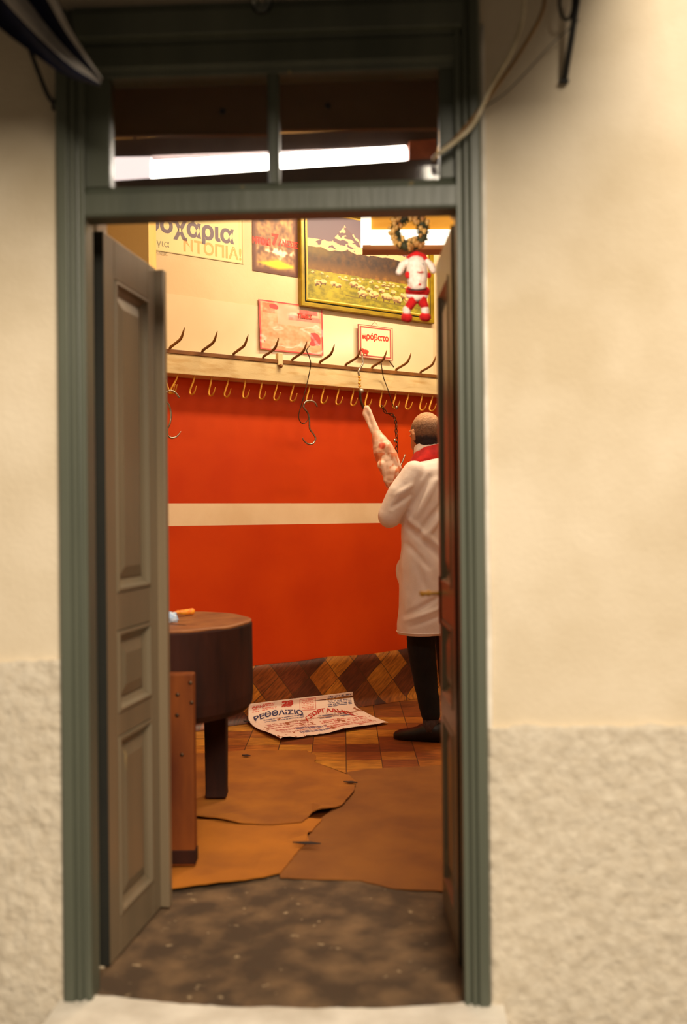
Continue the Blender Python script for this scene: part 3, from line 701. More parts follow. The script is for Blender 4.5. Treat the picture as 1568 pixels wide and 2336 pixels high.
# ================================================================== HOOK RAIL
OFF = .13
zt_ = (wsz(400, 804, OFF)[1]+wsz(960, 862, OFF)[1])/2; zb_ = (wsz(400, 857, OFF)[1]+wsz(960, 893, OFF)[1])/2
print('rail', wsz(400,804,OFF), wsz(960,862,OFF), wsz(400,857,OFF), wsz(960,893,OFF))
t = thing('hook_rail', wp(ts(690), 0, zb_), 'long cream board rail with pegs above and hooks below, across the back wall', 'hook rail')
sa, sb = ts(300), ts(1060)
mb = MB(); mb.box((sa, 0, zb_), (sb, OFF, zt_), 0, WF); build('board', mb, BOARD, t, bevel=.003)
mb = MB(); mb.box((sa, OFF-.014, zt_), (sb, OFF+.006, zt_+.022), 0, WF); build('top_bar', mb, BROWN, t, bevel=.002)
sc, zc = wsz(638, 826, OFF)
mb = MB(); mb.box((sc-.016, OFF-.02, zc-.02), (sc+.016, OFF+.012, zc+.05), 0, WF); build('clamp', mb, BOARD, t, bevel=.003)
mb = MB(); mb.ell(wp(sc, OFF+.014, zc-.024), .012, seg=10, ring=6); build('clamp_screw', mb, BROWN, t, smooth=True)
bases = [389, 463, 534, 602, 668, 731, 790, 850, 905, 961]
for i, bx in enumerate(bases):
    by = 791+(bx-389)*.096; s_, _z = wsz(bx, by, OFF); z_ = zt_+.020
    ex = random.uniform(-.006, .006)
    p = smoothpath([wp(s_, OFF-.005, z_-.004), wp(s_, OFF, z_+.012), wp(s_+.004, OFF+.05+ex, z_+.026), wp(s_+.012, OFF+.095+ex, z_+.045), wp(s_+.016, OFF+.118+ex, z_+.078), wp(s_+.020, OFF+.124+ex, z_+.100)], 5)
    n = len(p); mb = MB(); mb.tube(p, [.0075*(1-.8*max(0, (k/n-.6)/.4)) for k in range(n)], 8); mb.ell(p[0], .009, seg=8, ring=6)
    build('peg_hook', mb, BROWN, t, smooth=True)
lows = [374, 408, 446, 484, 523, 561, 599, 635, 672, 708, 741, 775, 809, 841, 873, 905, 934, 965, 989]
hook_low = []
for i, bx in enumerate(lows):
    s_ = wsz(bx, 857+(bx-400)*.068, OFF-.02)[0]; o_ = OFF-.025; tw = random.uniform(-.01, .006)-.022
    if i == 0: tw = .03
    if i == 1: tw = -.045
    p = smoothpath([wp(s_, o_, zb_+.004), wp(s_+tw*.3, o_, zb_-.03), wp(s_+tw, o_-.002, zb_-.085), wp(s_+tw+.001, o_+.006, zb_-.103), wp(s_+tw+.004, o_+.026, zb_-.105), wp(s_+tw+.008, o_+.042, zb_-.09), wp(s_+tw+.012, o_+.052, zb_-.062)], 5)
    n = len(p); mb = MB(); mb.tube(p, [.0052*(1-.75*max(0, (k/n-.7)/.3)) for k in range(n)], 8)
    build('small_hook', mb, BRASS, t, smooth=True); hook_low.append(p[len(p)//2+3])

# --- hanging S hooks and wires (drawn in a plane in front of the rail)
def wire(name, pxs, r, m_, label, cat, group=None, off=OFF+.015, taper=True, n=8):
    pts = []
    for q in pxs:
        o_ = q[2] if len(q) > 2 else off
        pts.append(onw(q[0], q[1], o_))
    p = smoothpath(pts, n); k = len(p); mb = MB()
    mb.tube(p, [r*(1-.7*max(0, (i/k-.88)/.12)) if taper else r for i in range(k)], 8)
    return tag(build(name, mb, m_, smooth=True), label, cat, group or 'hooks hanging from the rail')
wire('butcher_hook', [(409, 907), (400, 896), (388, 891), (377, 897), (376, 910), (386, 925), (390, 945), (388, 965), (382, 980), (383, 993), (392, 999), (404, 995), (413, 984)], .0055, STEEL, 'steel butcher hook on the leftmost small rail hooks, beside the left door leaf', 'hook')
wire('butcher_hook', [(724, 928), (718, 918), (708, 914), (697, 917), (693, 929), (702, 942), (706, 960), (707, 978), (715, 990), (720, 1000), (715, 1011), (704, 1013), (694, 1006), (690, 998)], .0055, STEEL, 'steel butcher hook hanging mid rail, beside the long thin wire loop', 'hook')
wire('wire_hook', [(706, 789, OFF+.12), (700, 800, OFF+.115), (706, 815, OFF+.08), (709, 832, OFF+.04), (704, 860), (697, 890), (689, 920), (682, 945), (684, 960), (692, 966), (701, 960), (706, 945)], .0028, DSTEEL, 'long thin brown wire hook dangling from a peg, with a loop at its lower end', 'hook')
wire('wire_hook', [(870, 824, OFF+.10), (871, 835, OFF+.06), (875, 860, OFF+.02), (884, 885), (893, 912), (899, 932)], .0028, DSTEEL, 'thin brown wire hook hanging from a peg in front of the small cream sign corner', 'hook')
wire('wire_hook', [(888, 823, OFF+.12), (893, 830, OFF+.125), (899, 838, OFF+.12)], .0035, DSTEEL, 'short bent hook end poking down right of the small cream sign', 'hook')
# swivel hook that carries the leg of lamb
t = thing('swivel_hook', onw(822, 880, OFF+.05), 'swivel meat hook with pale shank hanging from a peg below the small cream sign', 'hook')
mb = MB(); p = smoothpath([onw(x, y, OFF+.06) for x, y in ((826, 808), (828, 828), (823, 838), (818, 848), (820, 858))], 6); mb.tube(p, .006, 8); build('upper_hook', mb, STEEL, t, smooth=True)
mb = MB()
for k in range(4):
    c = onw(820+(k % 2), 860+k*7, OFF+.06); mb.ell(c, .009, .006, .009, 10, 8)
build('swivel', mb, BRASS, t, smooth=True)
mb = MB(); mb.ell(onw(824, 892, OFF+.06), .017, .012, .017, 12, 10); build('swivel_ball', mb, STEEL, t, smooth=True)
mb = MB(); p = smoothpath([onw(x, y, OFF+.06) for x, y in ((822, 890), (822, 905), (826, 922), (834, 936), (840, 930))], 6); mb.tube(p, [.008]*(len(p)-4)+[.005]*4, 8); build('lower_hook', mb, DSTEEL, t, smooth=True)
# chain
t = thing('chain', onw(904, 1045, OFF), 'slack brown metal chain hanging from the rail between the meat and the man', 'chain')
cp = smoothpath([onw(x, y, OFF+.03) for x, y in ((871, 925), (880, 941), (890, 944), (898, 948), (904, 965), (904, 985), (906, 1005), (905, 1025), (907, 1045))], 6)
L_ = [cp[0]]; acc = 0
for a_, b_ in zip(cp, cp[1:]):
    acc += (b_-a_).length
    if acc > .026: L_.append(b_); acc = 0
mb = MB()
for k in range(len(L_)-1):
    a_, b_ = L_[k], L_[k+1]; d = (b_-a_).normalized(); sd = d.cross(wn).normalized() if k % 2 else wn; c = (a_+b_)/2; h_ = (b_-a_).length*.62
    mb.tube([c+d*h_*math.cos(q)+sd*.008*math.sin(q) for q in [i*math.pi/6 for i in range(13)]], .0028, 6, cap=False)
build('links', mb, DSTEEL, t, smooth=True)
for (xx, yy) in ((907, 925), (903, 1000)):
    mb = MB(); mb.ell(onw(xx-2, yy+5, OFF+.035), .009, .006, .012, 10, 8); build('clasp', mb, STEEL, t, smooth=True)
wire('butcher_hook', [(906, 1045), (905, 1060), (912, 1064), (919, 1052), (925, 1036)], .005, STEEL, 'bright steel hook at the lower end of the chain beside the face of the man', 'hook', off=OFF+.04)
# ================================================================== LEG OF LAMB
def mp_(px, py, z=5.75): return atZ(px, py, z)
mb = MB()
def chainv(q, pts, step=.5):
    for (a_, ra), (b_, rb) in zip(pts, pts[1:]):
        n = max(2, int((b_-a_).length/(min(ra, rb)*step)))
        for i in range(n+1): q.ell(a_.lerp(b_, i/n), ra+(rb-ra)*i/n, seg=14, ring=10)
k = 1/400
chainv(mb, [(mp_(835, 931), 6*k), (mp_(833, 945), 6*k), (mp_(841, 965), 4.2*k), (mp_(850, 985), 5*k)])
chainv(mb, [(mp_(837, 931), 7*k), (mp_(846, 945), 5.5*k), (mp_(853, 965), 6.5*k), (mp_(858, 985), 9.5*k), (mp_(868, 1010), 19*k), (mp_(876, 1030), 25*k), (mp_(885, 1050, 5.74), 26*k), (mp_(896, 1075, 5.72), 22*k), (mp_(896, 1100, 5.72), 18*k)])
chainv(mb, [(mp_(884, 1020, 5.7), 12*k), (mp_(898, 1042, 5.7), 12*k), (mp_(908, 1068, 5.7), 9*k)])
chainv(mb, [(mp_(872, 1060, 5.7), 12*k), (mp_(880, 1085, 5.7), 7*k), (mp_(881, 1096, 5.7), 6*k)])
cE = mp_(872, 1017, 5.7)
def mc(p):
    n = nz(p.x*22, p.y*22, p.z*14)+.5*nz(p.x*60, p.y*60, p.z*30)
    c = mixc((238, 206, 184), (226, 160, 128), n*1.3+.25)
    d_ = ((p-cE)-fw*(p-cE).dot(fw)).length
    c = mixc((206, 92, 70), c, sm(.014, .024, d_))
    if p.z < mp_(880, 1035).z: c = mixc(c, (206, 110, 66), sm(.05, .25, n+.15)*.8)
    return lin(c)
o = remesh('leg_of_lamb', mb, MEAT, None, .0045, 5, disp=lambda p: .0025*nz(p.x*40, p.y*40, p.z*25), colf=mc)
tag(o, 'raw skinned leg of lamb hanging by its shank in front of the red wall', 'meat')

# ================================================================== CHOPPING BLOCK
bc = CAM + f0*3.80 + r0*(-.735); RB = .385
def blk(a_, r, z): return V((bc.x+r*math.cos(a_), bc.y+r*math.sin(a_), z))
t = thing('chopping_block', V((bc.x, bc.y, 0)), 'big round dark wooden butcher block on stout legs beside the left door leaf', 'butcher block')
zT, zB = .775, .44
mb = MB(); prof = [(RB-.05, zB), (RB-.02, zB+.008), (RB-.004, zB+.03), (RB, zB+.07), (RB, zT-.012), (RB-.004, zT-.004)]
SG = 64
mb.loft([[blk(2*math.pi*j/SG, r+.003*nz(j*.35, z*3), z) for j in range(SG)] for r, z in prof]); build('block', mb, WOODD, t, smooth=False)
mb = MB(); mb.loft([[blk(2*math.pi*j/SG, r, z+.004*nz(j*.3, 4)) for j in range(SG)] for r, z in ((RB-.003, zT-.006), (RB-.003, zT), (RB-.012, zT+.004), (RB*.5, zT-.002), (.02, zT-.004))]); build('block_top', mb, WOODTOP, t, smooth=False)
lg = onz(492, 1838, 0)
def legm(p, wx, wy, z0, z1, m_, taper=.9):
    q = MB(); X, Y = r0, f0
    q.loft([[V((p.x, p.y, 0))+X*sx*wx/2*k_+Y*sy*wy/2*k_+V((0,0,z+.026)) for sx, sy in ((-1,-1),(1,-1),(1,1),(-1,1))] for z, k_ in ((z0, taper*1.04), (z0+.03, taper), (z1, 1))])
    return build('leg', q, m_, t, bevel=.006)
legm(lg+r0*.0+f0*.045, .092, .09, 0.002, zB+.01, WOODD)
legm(bc+r0*-.23+f0*.22, .092, .09, 0.002, zB+.01, WOODD)
legm(bc+r0*-.26+f0*-.14, .092, .09, 0.002, zB+.01, WOODD)
# outer post bolted to the near side
pc = onz(414, 1992, 0)
q = MB(); pz = .652
pts = [(0, -.0), (0, .0)]
q.box((-.043, 0, .022), (.045, .055, pz), 0, (V((pc.x, pc.y, 0)), r0, f0, V((0,0,1))))
po = build('leg', q, WOODP, t, bevel=.006); po['label'] = 'lighter post on the near side'
for px, py in ((434, 1558), (405, 1585), (437, 1603), (404, 1632), (415, 1722)):
    d = ray(px, py); kk = (V((pc.x, pc.y, 0))-CAM).dot(f0)/d.dot(f0); c = CAM+d*kk
    q = MB(); q.ell(c, .007, .003, .007, 12, 6, ax=(r0, f0, V((0,0,1)))); build('bolt', q, DSTEEL, po, smooth=True)
# wedge of iron foot band
q = MB(); q.box((-.046, -.003, .03), (.048, .05, .075), 0, (V((pc.x, pc.y, 0)), r0, f0, V((0,0,1)))); build('foot_band', q, WOODD, po, bevel=.002)
# things on the block
c = onz(392, 1418, zT)
mb = MB(); mb.ell(c+V((-.01,0,.012)), .034, .03, .024, 24, 16, fn=lambda d: 1+.28*nz(d.x*3, d.y*3, d.z*3)+.1*nz(d.x*8, d.y*8, d.z*8)); mb.ell(c+V((-.035,.0,.018)), .03, .026, .03, 24, 16, fn=lambda d: 1+.3*nz(d.x*3+5, d.y*3, d.z*3))
tag(build('plastic_bag', mb, BLUEP, smooth=True), 'crumpled blue and white plastic wrap on the chopping block by the door leaf', 'plastic bag')
a_ = onz(392, 1392, zT+.006); b_ = onz(436, 1382, zT+.012)
a_ = CAM+ray(392, 1392)*3.98; b_ = CAM+ray(437, 1386)*4.02; a_.z = zT+.012; b_.z = zT+.016
p = smoothpath([a_, a_.lerp(b_, .3)+V((0,0,.003)), a_.lerp(b_, .7), b_], 5); n = len(p)
mb = MB(); mb.tube(p, [.004+.008*min(1, i/n*1.5)+.002*nz(i*.9, 3) for i in range(n)], 10); mb.ell(b_, .014, .012, .013, 12, 8, fn=lambda d: 1+.2*nz(d.x*4, d.y*4, d.z*4))
tag(build('wrapper', mb, ORANP, smooth=True), 'twisted orange and yellow wrapper lying on the far edge of the chopping block', 'wrapper')

# ================================================================== CARDBOARD ON THE FLOOR
def cardboard(pxs, base, thick, m_, label, curl=None):
    """outline in floor points, triangulated grid with slight warps"""
    poly = [onz(x, y, base) for x, y in pxs]; P2 = []
    for i, p in enumerate(poly):
        q = poly[(i+1) % len(poly)]; n = max(1, int((q-p).length/.02))
        for k in range(n):
            r = p.lerp(q, k/n); dn = V(((q-p).y, -(q-p).x, 0)).normalized()
            P2.append(r+dn*(.004*nz(r.x*25, r.y*25, base)+.002*nz(r.x*80, r.y*80)))
    bm = bmesh.new(); vs = [bm.verts.new(p) for p in P2]
    f_ = bm.faces.new(vs); bmesh.ops.triangulate(bm, faces=[f_])
    bmesh.ops.subdivide_edges(bm, edges=[e for e in bm.edges if e.calc_length() > .08], cuts=3, use_grid_fill=False)
    bmesh.ops.triangulate(bm, faces=bm.faces[:])
    q = MB(); top = []
    for v_ in bm.verts:
        x, y = v_.co.x, v_.co.y; top.append(V((x, y, base+thick+.004*max(0, nz(x*4, y*4, base*90))+(curl(v_.co) if curl else 0))))
    bm.verts.index_update(); fs = [tuple(v_.index for v_ in f.verts) for f in bm.faces]
    be = [(e.verts[0].index, e.verts[1].index) for e in bm.edges if e.is_boundary]; bm.free()
    N_ = len(top); q.add(top+[p-V((0,0,thick)) for p in top], fs+[tuple(N_+i for i in f)[::-1] for f in fs]+[(a_, b_, N_+b_, N_+a_) for a_, b_ in be])
    return tag(build('cardboard_sheet', q, m_), label, 'cardboard', 'flattened cardboard on the shop floor')
def near(px, py, h_, r): c = onz(px, py, 0); return lambda p: h_*math.exp(-((p.x-c.x)**2+(p.y-c.y)**2)/r**2)
def addf(*f): return lambda p: sum(g(p) for g in f)
cardboard([(1060, 2040), (1000, 2036), (900, 2030), (820, 2010), (640, 2006), (640, 1990), (690, 1932), (722, 1880), (800, 1812), (806, 1795), (800, 1776), (760, 1768), (840, 1756), (1000, 1748), (1100, 1744), (1120, 1900)], .004, .004, CARD2, 'brown cardboard sheet on the right half of the floor', addf(near(800, 1783, .012, .05), near(690, 1925, .008, .05)))
cardboard([(330, 2038), (392, 2033), (470, 2026), (560, 2012), (600, 2004), (640, 1994), (680, 1942), (705, 1922), (700, 1912), (735, 1870), (700, 1868), (560, 1872), (440, 1872), (300, 1880)], .010, .004, CARD3, 'lighter orange cardboard sheet at the front left of the floor by the block post', addf(near(470, 2020, .014, .12), near(700, 1915, .012, .04)))
cardboard([(300, 1880), (400, 1856), (450, 1862), (500, 1873), (545, 1880), (620, 1882), (690, 1876), (712, 1858), (745, 1852), (780, 1838), (808, 1806), (812, 1784), (795, 1768), (722, 1762), (716, 1745), (722, 1725), (700, 1714), (590, 1713), (520, 1716), (440, 1722), (300, 1740)], .016, .004, CARD, 'worn cardboard sheet under the leg of the chopping block', addf(near(520, 1878, .012, .08), near(730, 1860, .018, .05)))
# dark scraps
for (x, y, wd_, label) in ((562, 1724, .022, 'small dark scrap on the cardboard right of the block leg'), (563, 1646, .02, 'small dark scrap on the tiles left of the newspaper'), (800, 1785, .03, 'small black sliver on the floor where the cardboard sheets meet'), (700, 1924, .05, 'black sliver lying at the torn corner of the front cardboard sheet')):
    c = onz(x, y, .026); mb = MB(); mb.prism([c+V((-wd_, .006, 0)), c+V((wd_*.2, .012, 0)), c+V((wd_, -.008, 0)), c+V((-wd_*.2, -.010, 0))], (0, 0, .004))
    tag(build('scrap', mb, IRON), label, 'scrap', 'dark scraps on the floor')

# ================================================================== NEWSPAPER
rows = [[onw(x, y, .024) for x, y in ((568, 1606), (650, 1596), (730, 1587), (805, 1578))],
        [onw(x, y, .026) for x, y in ((567, 1625), (650, 1614), (730, 1604), (807, 1596))],
        [onz(x, y, .022) for x, y in ((569, 1646), (652, 1634), (733, 1624), (814, 1613))],
        [onz(x, y, .012) for x, y in ((590, 1664), (668, 1654), (748, 1646), (852, 1634))],
        [onz(x, y, .010) for x, y in ((640, 1689), (704, 1678), (778, 1668), (886, 1648))]]
def npaper(u, v):
    cols_ = []
    for r in rows:
        sp = smoothpath(r, 8); k_ = u*(len(sp)-1); i = min(int(k_), len(sp)-2); cols_.append(sp[i].lerp(sp[i+1], k_-i))
    sp = smoothpath(cols_, 8); k_ = (1-v)*(len(sp)-1); i = min(int(k_), len(sp)-2); p = sp[i].lerp(sp[i+1], k_-i)
    e = min(1, (1-v)*3)
    return p+V((0,0,1))*(.007*max(0, nz(u*6, v*4, 3))*e+.006*max(0, nz(u*14, v*9, 5))*e+(.012*max(0, math.sin(u*9+1.2))*sm(.35, 0, v)))
def npc(u, v):
    c = (240, 214, 196)
    n = nz(u*18, v*12, 3)+.5*nz(u*50, v*40, 4)
    def band(u0, u1, v0, v1, col, rows_, gap=.5):
        nonlocal c
        if u0 < u < u1 and v0 < v < v1:
            ph = (v-v0)/(v1-v0)*rows_
            if ph % 1 < gap and nz(u*120, math.floor(ph)*3.1, 1) > -.18: c = mixc(c, col, .75)
    band(.03, .10, .72, .92, (214, 96, 76), 3); band(.13, .24, .86, .97, (210, 76, 60), 2, .7); band(.12, .26, .74, .84, (214, 96, 76), 2); band(.30, .40, .76, .96, (200, 60, 48), 3, .65)
    if (.47 < u < .63 and .58 < v < .95) and (min(u-.47, .63-u) < .006 or min(v-.58, .95-v) < .015): c = (206, 90, 70)
    band(.49, .61, .62, .93, (214, 96, 76), 6)
    band(.74, .98, .60, .96, (66, 60, 92), 7, .6)
    band(.12, .50, .40, .52, (90, 84, 112), 2, .5); band(.10, .55, .10, .36, (180, 90, 80), 5, .5); band(.30, .62, .06, .2, (96, 80, 110), 2)
    band(.60, .95, .06, .30, (196, 84, 70), 5, .5); band(.62, .9, .33, .44, (70, 62, 92), 2, .6)
    if v < .5 and n > .42: c = mixc(c, (150, 70, 30), .8)
    if abs(v-.30-.1*u) < .012 and u > .3: c = mixc(c, (150, 90, 60), .6)
    return lin(c)
NU, NV = 200, 110; vs = []; cs = []
for j in range(NV+1):
    for i in range(NU+1): vs.append(npaper(i/NU, j/NV)); cs.append(npc(i/NU, j/NV))
mb = MB(); mb.add(vs, [(j*(NU+1)+i, j*(NU+1)+i+1, (j+1)*(NU+1)+i+1, (j+1)*(NU+1)+i) for j in range(NV) for i in range(NU)])
news = build('newspaper', mb, PAPER, smooth=True, cols=cs)
tag(news, 'bloodstained newspaper spread on the floor against the skirting of the back wall', 'newspaper')
so = news.modifiers.new('thick', 'SOLIDIFY'); so.thickness = .0012; so.offset = -1
def ntext(body, u0, v0, size, m_, sx=1.0, bold=0.03, arc=0, tilt=0):
    def mp(x, y):
        uu = u0+x; vv = v0+y*2.0+arc*(.02-x*x*6)+tilt*x
        uu = max(.01, min(.99, uu)); vv = max(.01, min(.99, vv)); p = npaper(uu, vv)
        return p+V((0,0,.0016))-f0*.0016
    text('print', body, size, mp, m_, news, bold=bold*size, sx=sx)
ntext('ΡΕΘΘΛΙΣΙΟ', .27, .60, .085, INKB, sx=1.0, arc=.3)
ntext('ΓΕΩΡΓΑΛΗΣ', .70, .50, .07, INKR, sx=1.0, arc=.8)
ntext('ΑΡΝΙ', .09, .86, .05, INKR); ntext('28', .36, .86, .11, INKR)

# ================================================================== LIGHT BOX, WREATH, TOY
ZL = 4.35
t = thing('light_box', atZ(930, 570, ZL), 'hanging light box with glowing white border and golden panel, behind the wreath', 'light box')
def LB(x0, y0, x1, y1, z_, d, name, m_, bevel=0):
    mb = MB(); mb.prism([atZ(x0, y1, z_), atZ(x1, y1-(x1-x0)*.004, z_), atZ(x1, y0-(x1-x0)*.004, z_), atZ(x0, y0, z_)], fw*d); return build(name, mb, m_, t, bevel=bevel)
LB(845, 455, 1085, 526, ZL+.01, .06, 'panel', LBPAN)
LB(824, 455, 847, 556, ZL, .07, 'border', LBFR); LB(847, 524, 1085, 537, ZL, .07, 'border', LBFR); LB(847, 538, 1085, 556, ZL-.005, .075, 'border', LBFR)
LB(828, 557, 1085, 570, ZL+.02, .09, 'wooden_ledge', LBWOOD)
LB(820, 432, 1090, 455, ZL, .09, 'top_case', LBWOOD)
ZW = 3.6; sc_ = ZW/F
def tp(px, py, dz=0): return atZ(px, py, ZW+dz)
t = thing('wreath', tp(934, 575), 'small round wreath of green sprigs and golden cones above the sheep toy', 'wreath')
wc = tp(934, 527); R_ = 32*sc_
mb = MB(); ringp = [wc+cr*R_*math.cos(a_)+cu*R_*1.08*math.sin(a_) for a_ in [i*2*math.pi/32 for i in range(33)]]
mb.tube(ringp, .017, 10, cap=False)
random.seed(5)
for i in range(700):
    a_ = random.uniform(0, 6.283); b_ = random.uniform(0, 6.283); base = wc+cr*R_*math.cos(a_)+cu*R_*1.08*math.sin(a_)
    rad = (cr*math.cos(a_)+cu*math.sin(a_)); d = (rad*math.cos(b_)-fw*math.sin(b_)+(cr*-math.sin(a_)+cu*math.cos(a_))*random.uniform(-.6, .6)).normalized()
    ln = random.uniform(.020, .032); sd = d.cross(V((random.random(), random.random(), random.random()))).normalized()*.0022
    mb.add([base-sd, base+sd, base+d*ln+sd*.3, base+d*ln-sd*.3, base+d*ln*.5+sd.cross(d)*1.0], [(0,1,4),(1,2,4),(2,3,4),(3,0,4)])
build('foliage', mb, WREATH, t)
for i in range(70):
    a_ = random.uniform(0, 6.283); rr = R_+random.uniform(-.018, .024); c = wc+cr*rr*math.cos(a_)+cu*rr*1.08*math.sin(a_)-fw*random.uniform(.014, .024)
    q = MB(); s_ = random.uniform(.005, .0095); q.ell(c, s_, s_, s_*1.2, 10, 7, fn=lambda d: 1+.15*math.sin(d.z*12)); build('cone', q, NUT, t, smooth=True)
q = MB(); q.tube([wc+cu*R_, V(((wc+cu*R_).x, (wc+cu*R_).y, 3.4))], .0012, 6); build('hanging_string', q, CBROWN, t)
t = thing('plush_toy', tp(950, 738), 'plush sheep toy in red cap and red trousers hanging below the wreath', 'plush toy')
def P(px, py, r, dz=0): return (tp(px, py, dz), r*sc_)
mb = MB(); chainv(mb, [P(950, 606, 23), P(952, 622, 25)]); chainv(mb, [P(952, 630, 24), P(953, 650, 22)])
remesh('head', mb, WHITEF, t, .0035, 3, disp=lambda p: .002*nz(p.x*90, p.y*90, p.z*90))
for e in (((930, 596, 7), (918, 606, 9), (911, 621, 8)), ((975, 597, 7), (984, 607, 9), (989, 618, 7))):
    mb = MB(); chainv(mb, [P(*q) for q in e]); remesh('ear', mb, WHITEF, t, .003, 2)
mb = MB(); chainv(mb, [P(933, 600, 7, .012), P(938, 590, 11, .008), P(950, 586, 14, .004), P(964, 589, 11, .006), P(975, 600, 8, .01)]); chainv(mb, [P(950, 584, 9), P(948, 577, 4)])
remesh('cap', mb, REDF, t, .003, 2)
for x, y, r, nm, m_ in ((932, 627, 8, 'cheek', REDF), (979, 628, 6, 'cheek', REDF), (964, 604, 3.4, 'eye', BLACKP), (946, 604, 3.0, 'eye', BLACKP), (958, 611, 3.5, 'nose', SKIN)):
    q = MB(); off = math.sqrt(max(0, 24**2-(x-952)**2))*sc_*.86; q.ell(tp(x, y, -off), r*sc_, r*sc_*.5, r*sc_*1.1, 12, 8, ax=(cr, fw, cu)); build(nm, q, m_, t, smooth=True)
q = MB(); q.tube([tp(952+i, 620+abs(i-6)*-.25+2, -.037) for i in range(0, 15, 2)], .0022, 6); build('mouth', q, REDC, t)
mb = MB(); chainv(mb, [P(937, 664, 12), P(953, 667, 15), P(970, 665, 12)]); chainv(mb, [P(955, 650, 10, -.018), P(953, 660, 13, -.006)]); remesh('jacket', mb, REDF, t, .003, 3)
q = MB(); q.tube([tp(930+i*4.4, 659+3*math.sin(i/10*math.pi), -.026-.012*math.sin(i/10*math.pi)) for i in range(11)], .003, 8); build('belt', q, BLACKP, t, smooth=True)
q = MB(); chainv(q, [P(932, 674, 6), P(953, 680, 8, -.012), P(972, 676, 6)]); remesh('jacket_trim', q, WHITEF, t, .003, 2)
for a1, b1, c1 in (((944, 684, 12), (934, 700, 10), (931, 707, 10)), ((962, 684, 12), (969, 698, 10), (971, 706, 10))):
    mb = MB(); chainv(mb, [P(*a1), P(*b1)]); remesh('trouser_leg', mb, REDF, t, .003, 2)
for (x, y) in ((929, 709), (971, 708)):
    mb = MB(); chainv(mb, [P(x-1, y-2, 9.5), P(x, y+4, 9.5)]); remesh('cuff', mb, WHITEF, t, .003, 2)
    mb = MB(); chainv(mb, [P(x-4, y+15, 10.5), P(x+2, y+16, 11)]); remesh('boot', mb, REDF, t, .003, 2)
q = MB(); q.tube([tp(950, 578), tp(945, 562), tp(940, 550, -.0)], .0012, 6); build('hanging_string', q, CBROWN, t)

# ================================================================== PERSON
P0 = CAM + f0*5.30 + r0*((988-CX)/F*5.3); P0.z = 0
Fd = (-.77*r0+.64*f0).normalized(); Ld = (-.64*r0-.77*f0).normalized(); UZ = V((0,0,1))
Fb, Lb = Fd, Ld; Fh = (-.52*r0+.854*f0).normalized(); Lh = (-.854*r0-.52*f0).normalized()
def B(a, b, z): return P0 + r0*a + f0*b + UZ*z
def BL(l, f_, z): return P0 + Ld*l + Fd*f_ + UZ*z
t = thing('person', P0, 'man seen from behind in white coat, red scarf and black trousers, at right door leaf', 'person')
hc = B(-.036, .02, 1.592)
body = MB(); Fd, Ld = Fh, Lh; hax = (Ld, Fd, UZ)
body.ell(hc+UZ*.012-Fd*.008, .076, .092, .098, 24, 16, ax=hax)                  # skull
body.ell(hc+Fd*.022-UZ*.045, .058, .070, .070, 20, 14, ax=hax)                  # jaw and cheeks
body.ell(hc+Fd*.078-UZ*.093, .022, .018, .016, 12, 8, ax=hax)                   # chin
body.ell(hc+Fd*.088+UZ*.022, .045, .012, .010, 12, 8, ax=hax)                   # brow
chainv(body, [(hc+Fd*.088+UZ*.008, .008), (hc+Fd*.104-UZ*.022, .013)])           # nose
for s_ in (-1, 1):
    body.ell(hc+Ld*s_*.033+Fd*.076-UZ*.002, .014, .009, .008, 12, 8, ax=hax)     # eyes
    body.ell(hc+Ld*s_*.012+Fd*.098-UZ*.024, .008, .007, .006, 10, 6, ax=hax)     # nostrils
    e0 = hc+Ld*s_*.078-Fd*.006-UZ*.004
    chainv(body, [(e0+UZ*.022-Fd*.006, .008), (e0+UZ*.02+Fd*.004+Ld*s_*.004, .009), (e0+Ld*s_*.006-Fd*.008, .009), (e0-UZ*.024, .008)])   # ear
body.ell(hc+Fd*.090-UZ*.056, .023, .009, .006, 12, 8, ax=hax); body.ell(hc+Fd*.088-UZ*.067, .020, .009, .006, 12, 8, ax=hax)   # lips
Fd, Ld = Fb, Lb
chainv(body, [(hc-UZ*.07-Fd*.02, .056), (BL(0, 0, 1.44), .062)])                # neck
body.loft([[BL(w_*math.cos(q)*1.0, f_+d_*math.sin(q), z) for q in [i*math.pi/12 for i in range(24)]] for z, w_, d_, f_ in ((.84, .15, .10, 0), (.95, .155, .11, 0), (1.08, .14, .10, .0), (1.25, .16, .105, 0), (1.36, .155, .09, 0), (1.41, .12, .07, 0), (1.46, .06, .05, 0))])
hands = {}
arms = {1: (BL(.175, 0, 1.385), B(-.232, -.135, 1.165), B(-.16, .07, 1.19)), -1: (BL(-.175, 0, 1.385), B(.30, .10, 1.16), B(.05, .29, 1.24))}
for s_, (a_, e_, w_) in arms.items():
    chainv(body, [(a_-UZ*.03, .042), (a_.lerp(e_, .5), .044), (e_, .040), (e_.lerp(w_, .3), .040), (w_, .026)])
    d = (w_-e_).normalized(); sd = d.cross(UZ).normalized()*s_; up = sd.cross(d).normalized()
    pal = w_+d*.045
    body.ell(pal, .040, .052, .016, 14, 10, ax=(sd, d, up))
    for k_, (o_, ln) in enumerate(((-.030, .068), (-.010, .078), (.011, .074), (.030, .058))):
        b0 = pal+sd*o_+d*.035; b1 = b0+d*ln*.45-up*.004; b2 = b1+d*ln*.2-up*.022; b3 = b2-d*ln*.12-up*.02
        chainv(body, [(b0, .0095), (b1, .009), (b2, .0085), (b3, .0075)])
    th = pal-sd*.036-d*.02
    chainv(body, [(th, .012), (th-sd*.018+d*.02-up*.01, .011), (th-sd*.016+d*.045-up*.024, .009)])
legs = {1: (BL(.09, 0, .88), B(-.075, -.05, .50), B(-.030, -.075, .085)), -1: (BL(-.09, 0, .88), B(.085, .08, .50), B(.10, .07, .085))}
